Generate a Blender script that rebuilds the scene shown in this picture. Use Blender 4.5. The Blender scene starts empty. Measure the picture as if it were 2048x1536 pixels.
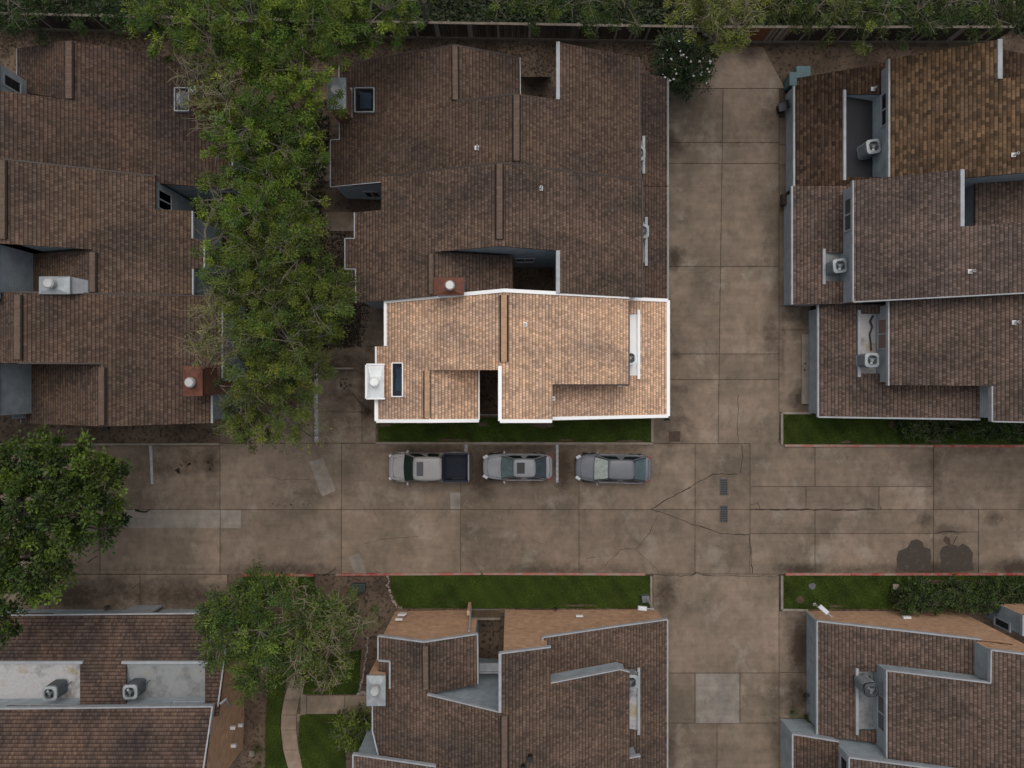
import bpy, bmesh, math, random
import numpy as np
from mathutils import Vector
R = math.radians
random.seed(7); rng = np.random.default_rng(7)
C = bpy.context.scene.collection
sc = bpy.context.scene

# ------------------------------------------------------------------ camera, sky, sun, exposure
H = 45.0; F = 1366.0; CX, CY = 1024.0, 768.0        # drone 45 m up, looking straight down
cam_d = bpy.data.cameras.new('camera'); cam = bpy.data.objects.new('camera', cam_d); C.objects.link(cam)
cam.location = (0, 0, H); cam_d.sensor_width = 36; cam_d.lens = 36 * F / 2048
cam_d.clip_start = 0.5; cam_d.clip_end = 2000
sc.camera = cam
SUN_EL, SUN_AZ = R(67), R(8)                        # azimuth clockwise from +Y (north)
w = bpy.data.worlds.new('World'); sc.world = w; w.use_nodes = True
nt = w.node_tree; bg = nt.nodes['Background']; bg.inputs[1].default_value = 0.135
sky = nt.nodes.new('ShaderNodeTexSky'); sky.sky_type = 'NISHITA'; sky.sun_disc = False
sky.sun_elevation = SUN_EL; sky.sun_rotation = SUN_AZ; sky.dust_density = 4.0; sky.air_density = 1.0; sky.ozone_density = 0.6
hs = nt.nodes.new('ShaderNodeHueSaturation'); hs.inputs['Saturation'].default_value = 0.35      # overcast: a nearly neutral sky
nt.links.new(sky.outputs[0], hs.inputs['Color']); nt.links.new(hs.outputs[0], bg.inputs[0])
sd = bpy.data.lights.new('sun', 'SUN'); sun = bpy.data.objects.new('sun', sd); C.objects.link(sun)
sd.energy = 0.9; sd.angle = R(60); sd.color = (1.0, 0.94, 0.86)
dirv = Vector((math.sin(SUN_AZ) * math.cos(SUN_EL), math.cos(SUN_AZ) * math.cos(SUN_EL), math.sin(SUN_EL)))
sun.rotation_euler = dirv.to_track_quat('Z', 'Y').to_euler()
sc.view_settings.view_transform = 'Standard'; sc.view_settings.look = 'None'
sc.view_settings.exposure = -0.12; sc.view_settings.gamma = 1.0; sc.view_settings.use_curve_mapping = False

# ------------------------------------------------------------------ geometry helpers
def P(px, py, z=0.0):                                 # map point of the survey picture to metres at height z
    k = (H - z) / F
    return Vector(((px - CX) * k, (CY - py) * k, z))
class Plane:                                          # roof slope: height changes along X or Y only
    def __init__(s, axis, ref, z, slope):
        s.axis = axis; s.z0 = z; s.s = slope
        p = P(ref, ref, z); s.c0 = p.x if axis == 'X' else p.y
    def z(s, x, y): return s.z0 + s.s * ((x if s.axis == 'X' else y) - s.c0)
    def hit(s, px, py):
        k = ((px - CX) if s.axis == 'X' else (CY - py)) / F
        z = (s.z0 + s.s * (H * k - s.c0)) / (1 + s.s * k)
        return P(px, py, z)
ORI = {}
class MB:
    def __init__(s): s.v = []; s.f = []; s.m = []; s.col = None
    def face(s, pts, mat=0):
        n = len(s.v); s.v += [tuple(p) for p in pts]; s.f.append(tuple(range(n, n + len(pts)))); s.m.append(mat)
    def hexa(s, b, t, mat=0):                          # closed prism from bottom ring and top ring (ccw from above)
        n = len(b); o = len(s.v); s.v += [tuple(p) for p in b] + [tuple(p) for p in t]
        s.f.append(tuple(o + i for i in reversed(range(n)))); s.m.append(mat)
        s.f.append(tuple(o + n + i for i in range(n))); s.m.append(mat)
        for i in range(n):
            j = (i + 1) % n; s.f.append((o + i, o + j, o + n + j, o + n + i)); s.m.append(mat)
    def box(s, c, d, rz=0.0, mat=0, taper=1.0):
        cx, cy, cz = c; hx, hy, hz = d[0] / 2, d[1] / 2, d[2] / 2; ca, sa = math.cos(rz), math.sin(rz)
        def q(x, y, z): return (cx + x * ca - y * sa, cy + x * sa + y * ca, cz + z)
        s.hexa([q(-hx, -hy, -hz), q(hx, -hy, -hz), q(hx, hy, -hz), q(-hx, hy, -hz)],
               [q(-hx * taper, -hy * taper, hz), q(hx * taper, -hy * taper, hz), q(hx * taper, hy * taper, hz), q(-hx * taper, hy * taper, hz)], mat)
    def board(s, a, b, wd, dn, up=0.03, mat=0, shift=0.0):     # vertical-sided board along a-b
        a, b = Vector(a), Vector(b); d = b - a; d.z = 0
        if d.length < 1e-4: return
        d.normalize(); n = Vector((-d.y, d.x, 0)); a = a + n * shift; b = b + n * shift; h = n * wd / 2; U = Vector((0, 0, up)); D = Vector((0, 0, -dn))
        s.hexa([a - h + D, b - h + D, b + h + D, a + h + D], [a - h + U, b - h + U, b + h + U, a + h + U], mat)
    def tube(s, pts, r0, r1, n=6, mat=0, cap=True):
        pts = [Vector(p) for p in pts]; o = len(s.v); k = len(pts)
        for i, p in enumerate(pts):
            d = (pts[min(i + 1, k - 1)] - pts[max(i - 1, 0)]).normalized()
            a = d.orthogonal().normalized(); b = d.cross(a); r = r0 + (r1 - r0) * i / max(1, k - 1)
            for j in range(n):
                t = 2 * math.pi * j / n; s.v.append(tuple(p + a * r * math.cos(t) + b * r * math.sin(t)))
        for i in range(k - 1):
            for j in range(n):
                j2 = (j + 1) % n; s.f.append((o + i * n + j, o + i * n + j2, o + (i + 1) * n + j2, o + (i + 1) * n + j)); s.m.append(mat)
        if cap:
            s.f.append(tuple(o + j for j in reversed(range(n)))); s.m.append(mat)
            s.f.append(tuple(o + (k - 1) * n + j for j in range(n))); s.m.append(mat)
    def cyl(s, c, r, h, n=20, mat=0, r2=None):
        r2 = r if r2 is None else r2; c = Vector(c)
        ring = [(math.cos(2 * math.pi * i / n), math.sin(2 * math.pi * i / n)) for i in range(n)]
        s.hexa([c + Vector((x * r, y * r, 0)) for x, y in ring], [c + Vector((x * r2, y * r2, h)) for x, y in ring], mat)
    def slab(s, pts, th, mat=0):
        pts = ccw(pts); s.hexa([p - Vector((0, 0, th)) for p in pts], pts, mat)
    def grid(s, rows, mat=0, closed=False):
        o = len(s.v); nr = len(rows); nc = len(rows[0])
        for r in rows: s.v += [tuple(p) for p in r]
        for i in range(nr - 1):
            for j in range(nc - 1 + (1 if closed else 0)):
                j2 = (j + 1) % nc
                s.f.append((o + i * nc + j, o + i * nc + j2, o + (i + 1) * nc + j2, o + (i + 1) * nc + j)); s.m.append(mat)
    def build(s, name, mats, parent=None, smooth=False, bevel=0.0):
        if not isinstance(mats, (list, tuple)): mats = [mats]
        me = bpy.data.meshes.new(name); off = ORI.get(parent.name, Vector()) if parent else Vector()
        vv = [(a - off.x, b - off.y, c - off.z) for a, b, c in s.v]
        me.from_pydata(vv, [], s.f); me.polygons.foreach_set('material_index', s.m)
        for m in mats: me.materials.append(m)
        if smooth: me.polygons.foreach_set('use_smooth', [True] * len(s.f))
        if s.col is not None:
            at = me.attributes.new('tint', 'FLOAT_COLOR', 'POINT'); at.data.foreach_set('color', np.asarray(s.col, np.float32).ravel())
        me.update()
        o = bpy.data.objects.new(name, me); C.objects.link(o)
        if parent: o.parent = parent; ORI[o.name] = off
        if bevel:
            md = o.modifiers.new('bevel', 'BEVEL'); md.width = bevel; md.segments = 2; md.limit_method = 'ANGLE'
        return o
def ccw(pts):
    pts = [Vector(p) for p in pts]
    a = sum(pts[i].x * pts[(i + 1) % len(pts)].y - pts[(i + 1) % len(pts)].x * pts[i].y for i in range(len(pts)))
    return pts if a > 0 else pts[::-1]
def inset(pts, d):                                    # plan offset of a ccw polygon, d per edge or one value
    n = len(pts); dl = d if isinstance(d, list) else [d] * n; ln = []
    for i in range(n):
        p, q = pts[i], pts[(i + 1) % n]; e = Vector((q.x - p.x, q.y - p.y)).normalized(); ln.append((Vector((p.x - e.y * dl[i], p.y + e.x * dl[i])), e))
    out = []
    for i in range(n):
        (p, e), (q, f) = ln[i - 1], ln[i]; c = e.x * f.y - e.y * f.x
        if abs(c) < .12: out.append((q + p + e * (pts[i].to_2d() - p).dot(e) - e * 0) / 2 if False else q.copy()); continue
        t = ((q.x - p.x) * f.y - (q.y - p.y) * f.x) / c; out.append(p + e * t)
    return out
def tag(o, label, cat, group=None, kind=None):
    o['label'] = label; o['category'] = cat
    if group: o['group'] = group
    if kind: o['kind'] = kind
    return o
def thing(name, label, cat, loc, rz=0.0, group=None, local=False):
    o = bpy.data.objects.new(name, None); o.empty_display_size = 0.5; C.objects.link(o)
    o.location = loc; o.rotation_euler = (0, 0, rz); ORI[o.name] = Vector() if local else Vector(loc)
    return tag(o, label, cat, group)
def dup(root, loc, rz, label, scale=None):
    r = root.copy(); C.objects.link(r); r.location = loc; r.rotation_euler = (0, 0, rz); r['label'] = label
    if scale: r.scale = scale
    def rec(src, dst):
        for ch in list(src.children):
            c = ch.copy(); C.objects.link(c); c.parent = dst; rec(ch, c)
    rec(root, r); return r
def struct(o, kind='structure'): o['kind'] = kind; return o

# ------------------------------------------------------------------ material helpers
def mat(name):
    m = bpy.data.materials.new(name); m.use_nodes = True; t = m.node_tree
    return m, t, t.nodes['Principled BSDF']
def N(t, kind, **kw):
    n = t.nodes.new(kind)
    for k, v in kw.items(): setattr(n, k, v)
    return n
def L(t, a, b): t.links.new(a, b)
def mixc(t, fac, a, b, mode='MIX'):
    n = N(t, 'ShaderNodeMix', data_type='RGBA', blend_type=mode)
    for i, v in ((0, fac), (6, a), (7, b)):
        if hasattr(v, 'links') or hasattr(v, 'is_linked'): L(t, v, n.inputs[i])
        else: n.inputs[i].default_value = v if i == 0 else (*v, 1)
    return n.outputs[2]
def ramp(t, src, stops):
    n = N(t, 'ShaderNodeValToRGB'); e = n.color_ramp.elements
    e[0].position, e[1].position = stops[0][0], stops[-1][0]
    e[0].color = (*[stops[0][1]] * 3, 1); e[1].color = (*[stops[-1][1]] * 3, 1)
    for p, v in stops[1:-1]:
        x = e.new(p); x.color = (v, v, v, 1)
    L(t, src, n.inputs[0]); return n.outputs[0]
def noise(t, scale, detail=4, rough=0.55, vec=None, scl=None):
    n = N(t, 'ShaderNodeTexNoise'); n.inputs['Scale'].default_value = scale; n.inputs['Detail'].default_value = detail
    n.inputs['Roughness'].default_value = rough
    if vec is None: vec = wpos(t)
    if scl:
        mp = N(t, 'ShaderNodeMapping'); mp.inputs['Scale'].default_value = scl; L(t, vec, mp.inputs[0]); vec = mp.outputs[0]
    L(t, vec, n.inputs['Vector']); return n.outputs['Fac']
def wpos(t):
    for n in t.nodes:
        if n.type == 'NEW_GEOMETRY': return n.outputs['Position']
    return N(t, 'ShaderNodeNewGeometry').outputs['Position']
def bump(t, b, src, strength, dist=0.02):
    n = N(t, 'ShaderNodeBump'); n.inputs['Strength'].default_value = strength; n.inputs['Distance'].default_value = dist
    L(t, src, n.inputs['Height']); L(t, n.outputs[0], b.inputs['Normal'])
def plain(name, col, rough=0.6, metal=0.0, dirt=0.25, dscale=3.0, spec=0.5):
    m, t, b = mat(name); b.inputs['Roughness'].default_value = rough; b.inputs['Metallic'].default_value = metal
    b.inputs['Specular IOR Level'].default_value = spec
    if dirt:
        f = ramp(t, noise(t, dscale, 5, 0.6), [(0.35, 1 - dirt), (0.7, 1.0)])
        L(t, mixc(t, 1.0, col, f, 'MULTIPLY'), b.inputs['Base Color'])
    else: b.inputs['Base Color'].default_value = (*col, 1)
    return m
def shingle(name, ca, cb, axis='X', stain=(0.05, 0.04, 0.037), stain_amt=0.6, tab=0.15, row=0.19, contrast=0.22, seed=0.0, warm=None, var2=0.12):
    """asphalt shingles: courses run along the eave, random tab tones, drifting algae streaks"""
    m, t, b = mat(name); pos = wpos(t); sp = N(t, 'ShaderNodeSeparateXYZ'); L(t, pos, sp.inputs[0])
    cb_ = N(t, 'ShaderNodeCombineXYZ'); a, c = (1, 0) if axis == 'X' else (0, 1)
    L(t, sp.outputs[a], cb_.inputs[0]); L(t, sp.outputs[c], cb_.inputs[1]); cb_.inputs[2].default_value = seed
    br = N(t, 'ShaderNodeTexBrick'); L(t, cb_.outputs[0], br.inputs['Vector'])
    br.inputs['Scale'].default_value = 1.0; br.inputs['Brick Width'].default_value = tab; br.inputs['Row Height'].default_value = row
    br.inputs['Mortar Size'].default_value = 0.012; br.inputs['Mortar Smooth'].default_value = 0.5; br.inputs['Bias'].default_value = 0.0
    br.offset = 0.5; br.squash = 1.0
    d = 1 - contrast
    br.inputs['Color1'].default_value = (*[x * 1.25 for x in ca], 1); br.inputs['Color2'].default_value = (*[x * d for x in cb], 1)
    br.inputs['Mortar'].default_value = (*[x * 0.55 for x in cb], 1)
    b2 = N(t, 'ShaderNodeTexBrick'); L(t, cb_.outputs[0], b2.inputs['Vector'])      # wider laminated tabs over the same courses
    for k_, v_ in (('Scale', 1.0), ('Brick Width', tab * 1.9), ('Row Height', row), ('Mortar Size', 0.0), ('Bias', -0.2)): b2.inputs[k_].default_value = v_
    b2.offset = 0.37; b2.inputs['Color1'].default_value = (*[1 + var2 * .85] * 3, 1); b2.inputs['Color2'].default_value = (*[1 - var2 * 1.1] * 3, 1)
    col = mixc(t, 1.0, br.outputs['Color'], b2.outputs['Color'], 'MULTIPLY')
    # shadow gap under each course, wavering a little along the course
    ml = N(t, 'ShaderNodeMath', operation='MULTIPLY'); L(t, sp.outputs[c], ml.inputs[0]); ml.inputs[1].default_value = 1 / row
    fr = N(t, 'ShaderNodeMath', operation='FRACT'); L(t, ml.outputs[0], fr.inputs[0])
    col = mixc(t, 1.0, col, ramp(t, fr.outputs[0], [(0.0, 0.48), (0.22, 0.62), (0.34, 1.06), (1.0, 1.14)]), 'MULTIPLY')
    col = mixc(t, 1.0, col, ramp(t, noise(t, 55, 2, 0.7), [(0.3, 0.78), (0.7, 1.2)]), 'MULTIPLY')
    scl = (0.28, 0.75, 1) if axis == 'X' else (0.75, 0.28, 1)
    big = ramp(t, noise(t, 0.55, 5, 0.62, scl=scl), [(0.40, 0.0), (0.66, 1.0)])
    sm = N(t, 'ShaderNodeMath', operation='MULTIPLY'); L(t, big, sm.inputs[0]); sm.inputs[1].default_value = stain_amt
    col = mixc(t, sm.outputs[0], col, mixc(t, 1.0, col, tuple(x / max(y, 1e-3) for x, y in zip(stain, ca)), 'MULTIPLY'))
    pale = ramp(t, noise(t, 0.33, 4, 0.6, scl=(1.3, 0.8, 1)), [(0.5, 0.0), (0.72, 0.42)])
    col = mixc(t, pale, col, mixc(t, 1.0, col, warm or (1.45, 1.42, 1.45), 'MULTIPLY'))
    L(t, col, b.inputs['Base Color']); b.inputs['Roughness'].default_value = 0.95; b.inputs['Specular IOR Level'].default_value = 0.15
    bump(t, b, br.outputs['Fac'], -0.5, 0.012)
    return m
K = 1.0
roof_brown = shingle('roof_brown', (0.113, 0.075, 0.053), (0.096, 0.063, 0.046))
roof_brown_a = shingle('roof_brown_dark', (0.096, 0.063, 0.046), (0.081, 0.053, 0.040), seed=11.0, stain_amt=0.8)
roof_brown_b = shingle('roof_brown_mid', (0.119, 0.079, 0.055), (0.099, 0.066, 0.048), seed=13.0)
roof_brown_c = shingle('roof_brown_pale', (0.131, 0.087, 0.064), (0.108, 0.074, 0.054), seed=17.0, stain_amt=0.7)
roof_brown_y = shingle('roof_brown_y', (0.124, 0.081, 0.058), (0.102, 0.067, 0.050), axis='Y', stain=(0.04, 0.033, 0.033), stain_amt=0.9)
roof_grey = shingle('roof_grey', (0.142, 0.098, 0.076), (0.111, 0.079, 0.062), seed=3.0)
roof_mauve = shingle('roof_mauve', (0.135, 0.096, 0.079), (0.108, 0.079, 0.066), seed=9.0)
roof_block = shingle('roof_block', (0.133, 0.082, 0.046), (0.104, 0.065, 0.036), tab=0.27, contrast=0.5, seed=5.0, stain_amt=0.3)
roof_block_dark = shingle('roof_block_dark', (0.075, 0.045, 0.027), (0.062, 0.037, 0.024), tab=0.27, contrast=0.5, seed=6.0, stain_amt=0.4)
roof_dark = shingle('roof_dark', (0.071, 0.045, 0.032), (0.059, 0.038, 0.028), seed=2.0)
roof_tan_highlit = shingle('roof_tan_highlit', (0.62, 0.40, 0.262), (0.545, 0.352, 0.232), seed=1.0, stain=(0.37, 0.255, 0.19), stain_amt=0.95, contrast=0.22, warm=(1.28, 1.36, 1.5), tab=0.14, row=0.185, var2=0.07)  # highlight brightness put into the shingle colour, a lit version of the brown roofs
ridge_brown = plain('ridge_brown', (0.17, 0.115, 0.085), 0.95, dirt=0.4, dscale=4)
ridge_tan = plain('ridge_tan', (0.58, 0.36, 0.22), 0.95, dirt=0.3, dscale=4)  # ridge in the same painted highlight tone
siding = None
def siding_mat(name, col, gap=0.2):
    m, t, b = mat(name); pos = wpos(t); sp = N(t, 'ShaderNodeSeparateXYZ'); L(t, pos, sp.inputs[0])
    ml = N(t, 'ShaderNodeMath', operation='MULTIPLY'); L(t, sp.outputs[2], ml.inputs[0]); ml.inputs[1].default_value = 1 / gap
    fr = N(t, 'ShaderNodeMath', operation='FRACT'); L(t, ml.outputs[0], fr.inputs[0])
    ln = ramp(t, fr.outputs[0], [(0.0, 0.55), (0.08, 1.0), (1.0, 1.0)])
    c = mixc(t, 1.0, mixc(t, 1.0, col, ln, 'MULTIPLY'), ramp(t, noise(t, 1.6, 5, 0.65), [(0.3, 0.72), (0.65, 1.02)]), 'MULTIPLY')
    L(t, c, b.inputs['Base Color']); b.inputs['Roughness'].default_value = 0.7; bump(t, b, ln, 0.4, 0.01)
    return m
siding = siding_mat('pale_blue_siding', (0.33, 0.38, 0.41))
siding_dark = siding_mat('slate_siding', (0.12, 0.145, 0.17))
def brick_mat(name, c1, c2, mortar):
    m, t, b = mat(name); pos = wpos(t); sp = N(t, 'ShaderNodeSeparateXYZ'); L(t, pos, sp.inputs[0])
    ad = N(t, 'ShaderNodeMath', operation='ADD'); L(t, sp.outputs[0], ad.inputs[0]); L(t, sp.outputs[1], ad.inputs[1])
    cv = N(t, 'ShaderNodeCombineXYZ'); L(t, ad.outputs[0], cv.inputs[0]); L(t, sp.outputs[2], cv.inputs[1])
    br = N(t, 'ShaderNodeTexBrick'); L(t, cv.outputs[0], br.inputs['Vector'])
    for k, v in (('Scale', 1.0), ('Brick Width', 0.3), ('Row Height', 0.1), ('Mortar Size', 0.009)): br.inputs[k].default_value = v
    br.inputs['Color1'].default_value = (*c1, 1); br.inputs['Color2'].default_value = (*c2, 1); br.inputs['Mortar'].default_value = (*mortar, 1)
    c = mixc(t, 1.0, br.outputs['Color'], ramp(t, noise(t, 2.2, 5, 0.65), [(0.3, 0.72), (0.7, 1.12)]), 'MULTIPLY')
    L(t, c, b.inputs['Base Color']); b.inputs['Roughness'].default_value = 0.9; bump(t, b, br.outputs['Fac'], -0.4, 0.01)
    return m
brick_tan = brick_mat('tan_brick', (0.56, 0.325, 0.185), (0.42, 0.235, 0.135), (0.48, 0.34, 0.23))
brick_red = brick_mat('red_brick', (0.22, 0.095, 0.055), (0.15, 0.06, 0.038), (0.2, 0.13, 0.09))
trim_grey = plain('trim_grey_white', (0.38, 0.395, 0.415), 0.5, dirt=0.25, dscale=2)
trim_white = plain('trim_highlight_white', (0.93, 0.93, 0.92), 0.45, dirt=0.0)  # white raised to paint the highlight outline
gutter_green = plain('gutter_grey_green', (0.23, 0.26, 0.25), 0.5, dirt=0.2)
cap_metal = plain('galvanised_cap', (0.36, 0.39, 0.40), 0.5, 0.2, dirt=0.35, dscale=2.5)
cap_white = plain('white_cap', (0.82, 0.85, 0.86), 0.4, 0.1, dirt=0.2, dscale=3)  # chimney cap whitened by the painted highlight
cap_rust = plain('rusty_cap', (0.17, 0.055, 0.03), 0.7, 0.1, dirt=0.45, dscale=2.5)
flue_metal = plain('flue_metal', (0.50, 0.50, 0.49), 0.4, 0.3, dirt=0.15)
flue_white = plain('flue_white', (0.93, 0.93, 0.92), 0.4, 0.0, dirt=0.08)  # flue whitened likewise, highlight in the colour
orange_side = plain('orange_brick_side', (0.75, 0.30, 0.09), 0.8, dirt=0.3)
def membrane(name, base, dark, yel):
    m, t, b = mat(name); c = mixc(t, ramp(t, noise(t, 0.8, 7, .7), [(.50, 0), (.66, dark)]), base, tuple(x * .3 for x in base))
    c = mixc(t, ramp(t, noise(t, 0.55, 5, .6, scl=(1, 1.7, 1)), [(.56, 0), (.68, yel)]), c, (.30, .22, .07)); c = mixc(t, 1.0, c, ramp(t, noise(t, 7, 5, .7), [(.3, .82), (.7, 1.05)]), 'MULTIPLY')
    L(t, c, b.inputs['Base Color']); b.inputs['Roughness'].default_value = .65; return m
membrane_white = membrane('white_roof_membrane', (0.43, 0.42, 0.42), .8, .65)
membrane_highlit = plain('highlit_white_membrane', (0.93, 0.92, 0.91), 0.6, dirt=0.08, dscale=1.3)  # highlight brightness put into the membrane white
membrane_grey = membrane('grey_roof_membrane', (0.25, 0.26, 0.26), .6, .15)
membrane_black = plain('black_roof_membrane', (0.014, 0.015, 0.02), 0.75, dirt=0.3, dscale=1.0)
glass_dark = plain('dark_window_glass', (0.012, 0.016, 0.02), 0.06, dirt=0.0, spec=0.6)
glass_green = plain('greenish_window_glass', (0.05, 0.085, 0.07), 0.1, dirt=0.0)
blind_tan = plain('window_blind', (0.22, 0.14, 0.11), 0.6, dirt=0.1)
black_plastic = plain('black_plastic', (0.012, 0.012, 0.014), 0.5, dirt=0.0)
ac_grey = plain('ac_enamel', (0.33, 0.36, 0.37), 0.45, 0.1, dirt=0.25, dscale=4)
ac_slat = plain('ac_louvre', (0.17, 0.19, 0.20), 0.5, 0.2, dirt=0.2)
ac_dark = plain('ac_dark', (0.045, 0.052, 0.06), 0.5, 0.2, dirt=0.2)
ac_highlit = plain('ac_highlit_enamel', (0.75, 0.8, 0.82), 0.4, 0.0, dirt=0.1)  # enamel lightened to carry the house highlight
fan_metal = plain('fan_metal', (0.2, 0.22, 0.22), 0.35, 0.5, dirt=0.1)
pvc = plain('white_pvc', (0.62, 0.62, 0.62), 0.4, dirt=0.0)

# ------------------------------------------------------------------ ground, concrete, lawns
def ground_mat():
    m, t, b = mat('bare_soil')
    n1 = noise(t, 0.35, 6, 0.6); n2 = noise(t, 4.5, 6, 0.7); n3 = noise(t, 40, 3, 0.7)
    c = mixc(t, ramp(t, n1, [(0.38, 0), (0.62, 1)]), (0.070, 0.046, 0.031), (0.17, 0.118, 0.08))
    c = mixc(t, ramp(t, n2, [(0.52, 0), (0.60, 0.9)]), c, (0.030, 0.022, 0.014))
    c = mixc(t, ramp(t, noise(t, 0.8, 5, 0.7), [(0.60, 0), (0.72, 0.7)]), c, (0.030, 0.036, 0.013))
    c = mixc(t, 1.0, c, ramp(t, n3, [(0.3, 0.6), (0.7, 1.25)]), 'MULTIPLY')
    L(t, c, b.inputs['Base Color']); b.inputs['Roughness'].default_value = 1.0; bump(t, b, n2, 0.6, 0.05); return m
soil = ground_mat()
g = MB(); g.face([(-320, -320, -0.05), (320, -320, -0.05), (320, 320, -0.05), (-320, 320, -0.05)])
struct(g.build('ground', soil))
def concrete_mat(name, base=(0.212, 0.166, 0.121), use_attr=True):
    m, t, b = mat(name)
    n1 = noise(t, 0.22, 6, 0.62); n2 = noise(t, 1.7, 7, 0.7, scl=(1.0, 0.7, 1)); n3 = noise(t, 26, 4, 0.75); n4 = noise(t, 0.9, 6, 0.7, scl=(0.25, 2.2, 1))
    c = mixc(t, ramp(t, n1, [(0.35, 0), (0.65, 1)]), tuple(x * 0.66 for x in base), (base[0] * 1.18, base[1] * 1.13, base[2] * 1.16))
    c = mixc(t, 1.0, c, ramp(t, n2, [(0.30, 0.76), (0.62, 1.08)]), 'MULTIPLY')
    c = mixc(t, 1.0, c, ramp(t, n4, [(0.35, 0.88), (0.65, 1.06)]), 'MULTIPLY')
    c = mixc(t, 1.0, c, ramp(t, n3, [(0.3, 0.82), (0.7, 1.14)]), 'MULTIPLY')
    # mottled pale efflorescence and dark blotches
    c = mixc(t, ramp(t, noise(t, 0.42, 9, 0.72, scl=(1, .8, 1)), [(0.54, 0), (0.66, 0.55)]), c, (0.30, 0.255, 0.205))
    c = mixc(t, ramp(t, noise(t, 0.5, 9, 0.74, scl=(1.6, 0.8, 1)), [(0.57, 0), (0.72, 0.55)]), c, (0.10, 0.070, 0.047))
    if use_attr:
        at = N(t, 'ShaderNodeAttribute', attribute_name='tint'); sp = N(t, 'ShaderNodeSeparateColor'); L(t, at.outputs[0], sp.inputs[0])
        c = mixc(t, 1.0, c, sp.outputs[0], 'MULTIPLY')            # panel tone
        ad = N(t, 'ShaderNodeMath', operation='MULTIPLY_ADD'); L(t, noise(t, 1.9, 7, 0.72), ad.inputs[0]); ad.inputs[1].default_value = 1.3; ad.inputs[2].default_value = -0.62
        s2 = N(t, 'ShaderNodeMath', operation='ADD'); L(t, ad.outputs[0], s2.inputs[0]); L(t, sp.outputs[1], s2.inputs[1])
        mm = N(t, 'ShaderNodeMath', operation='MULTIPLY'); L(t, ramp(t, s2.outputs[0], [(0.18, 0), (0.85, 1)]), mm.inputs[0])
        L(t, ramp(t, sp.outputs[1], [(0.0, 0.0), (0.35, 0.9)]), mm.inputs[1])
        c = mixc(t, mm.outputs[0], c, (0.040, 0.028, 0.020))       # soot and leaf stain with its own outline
    L(t, c, b.inputs['Base Color']); b.inputs['Roughness'].default_value = 0.9; b.inputs['Specular IOR Level'].default_value = 0.25
    bump(t, b, n3, 0.25, 0.01); return m
concrete = concrete_mat('old_concrete'); concrete_new = concrete_mat('new_concrete', (0.265, 0.238, 0.198), False)
concrete_path = concrete_mat('path_concrete', (0.25, 0.195, 0.14), False)
crack_dark = plain('crack_dirt', (0.022, 0.015, 0.010), 1.0, dirt=0.3)
paint_white = plain('worn_white_paint', (0.40, 0.40, 0.42), 0.7, dirt=0.45, dscale=6)
def stain_mat():
    m, t, b = mat('wet_stain'); c = mixc(t, ramp(t, noise(t, 2.6, 8, .75), [(.52, 0), (.72, .6)]), (.044, .032, .024), (.13, .096, .068)); c = mixc(t, 1.0, c, ramp(t, noise(t, 26, 4, .75), [(.3, .8), (.7, 1.15)]), 'MULTIPLY')
    L(t, c, b.inputs['Base Color']); b.inputs['Roughness'].default_value = .85; return m
stain_wet = stain_mat()
# stain blotches in survey pixels: x, y, sx, sy, amount
DIRT = [(1345, 860, 45, 40, .5), (1330, 640, 12, 150, .5), (1325, 330, 14, 200, .35), (1348, 515, 18, 20, .9), (1345, 290, 18, 20, .8), (1400, 120, 50, 40, .5), (1500, 105, 25, 25, .6),
        (1530, 230, 30, 60, .35), (1540, 670, 14, 40, .6), (1535, 480, 14, 60, .35), (1350, 710, 20, 8, .6), (1370, 170, 30, 20, .35),
        (1330, 1185, 22, 40, .7), (1600, 1290, 18, 50, 1.0), (1590, 1390, 22, 40, .8), (1580, 1250, 20, 40, .4), (1550, 1400, 12, 80, .5), (1340, 1500, 12, 40, .7),
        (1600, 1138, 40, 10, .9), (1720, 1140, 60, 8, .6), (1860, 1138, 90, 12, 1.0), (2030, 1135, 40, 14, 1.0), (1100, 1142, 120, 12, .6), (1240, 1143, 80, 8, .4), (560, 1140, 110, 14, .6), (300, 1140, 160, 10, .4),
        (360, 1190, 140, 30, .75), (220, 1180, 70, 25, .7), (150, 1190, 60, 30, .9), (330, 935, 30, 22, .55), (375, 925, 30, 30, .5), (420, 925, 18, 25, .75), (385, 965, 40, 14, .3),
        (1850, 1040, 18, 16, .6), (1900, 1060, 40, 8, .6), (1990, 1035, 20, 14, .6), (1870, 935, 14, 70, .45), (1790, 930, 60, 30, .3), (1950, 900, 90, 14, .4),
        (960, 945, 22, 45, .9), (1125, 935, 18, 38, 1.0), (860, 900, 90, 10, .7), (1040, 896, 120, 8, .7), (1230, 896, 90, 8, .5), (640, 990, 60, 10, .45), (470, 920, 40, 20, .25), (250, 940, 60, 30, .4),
        (690, 730, 60, 30, .8), (690, 800, 40, 60, .55), (735, 760, 20, 90, .7), (700, 860, 60, 30, .35), (560, 860, 60, 30, .4), (480, 870, 60, 20, .3),
        (1600, 640, 25, 50, .5), (1600, 800, 20, 25, .8), (1565, 700, 8, 90, .5), (1350, 780, 60, 10, .4)]
def dirt_at(px, py):
    d = np.zeros_like(px)
    for x, y, sx, sy, a in DIRT: d = np.maximum(d, a * np.exp(-((px - x) / sx) ** 2 * 0.6 - ((py - y) / sy) ** 2 * 0.6))
    return d
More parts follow.
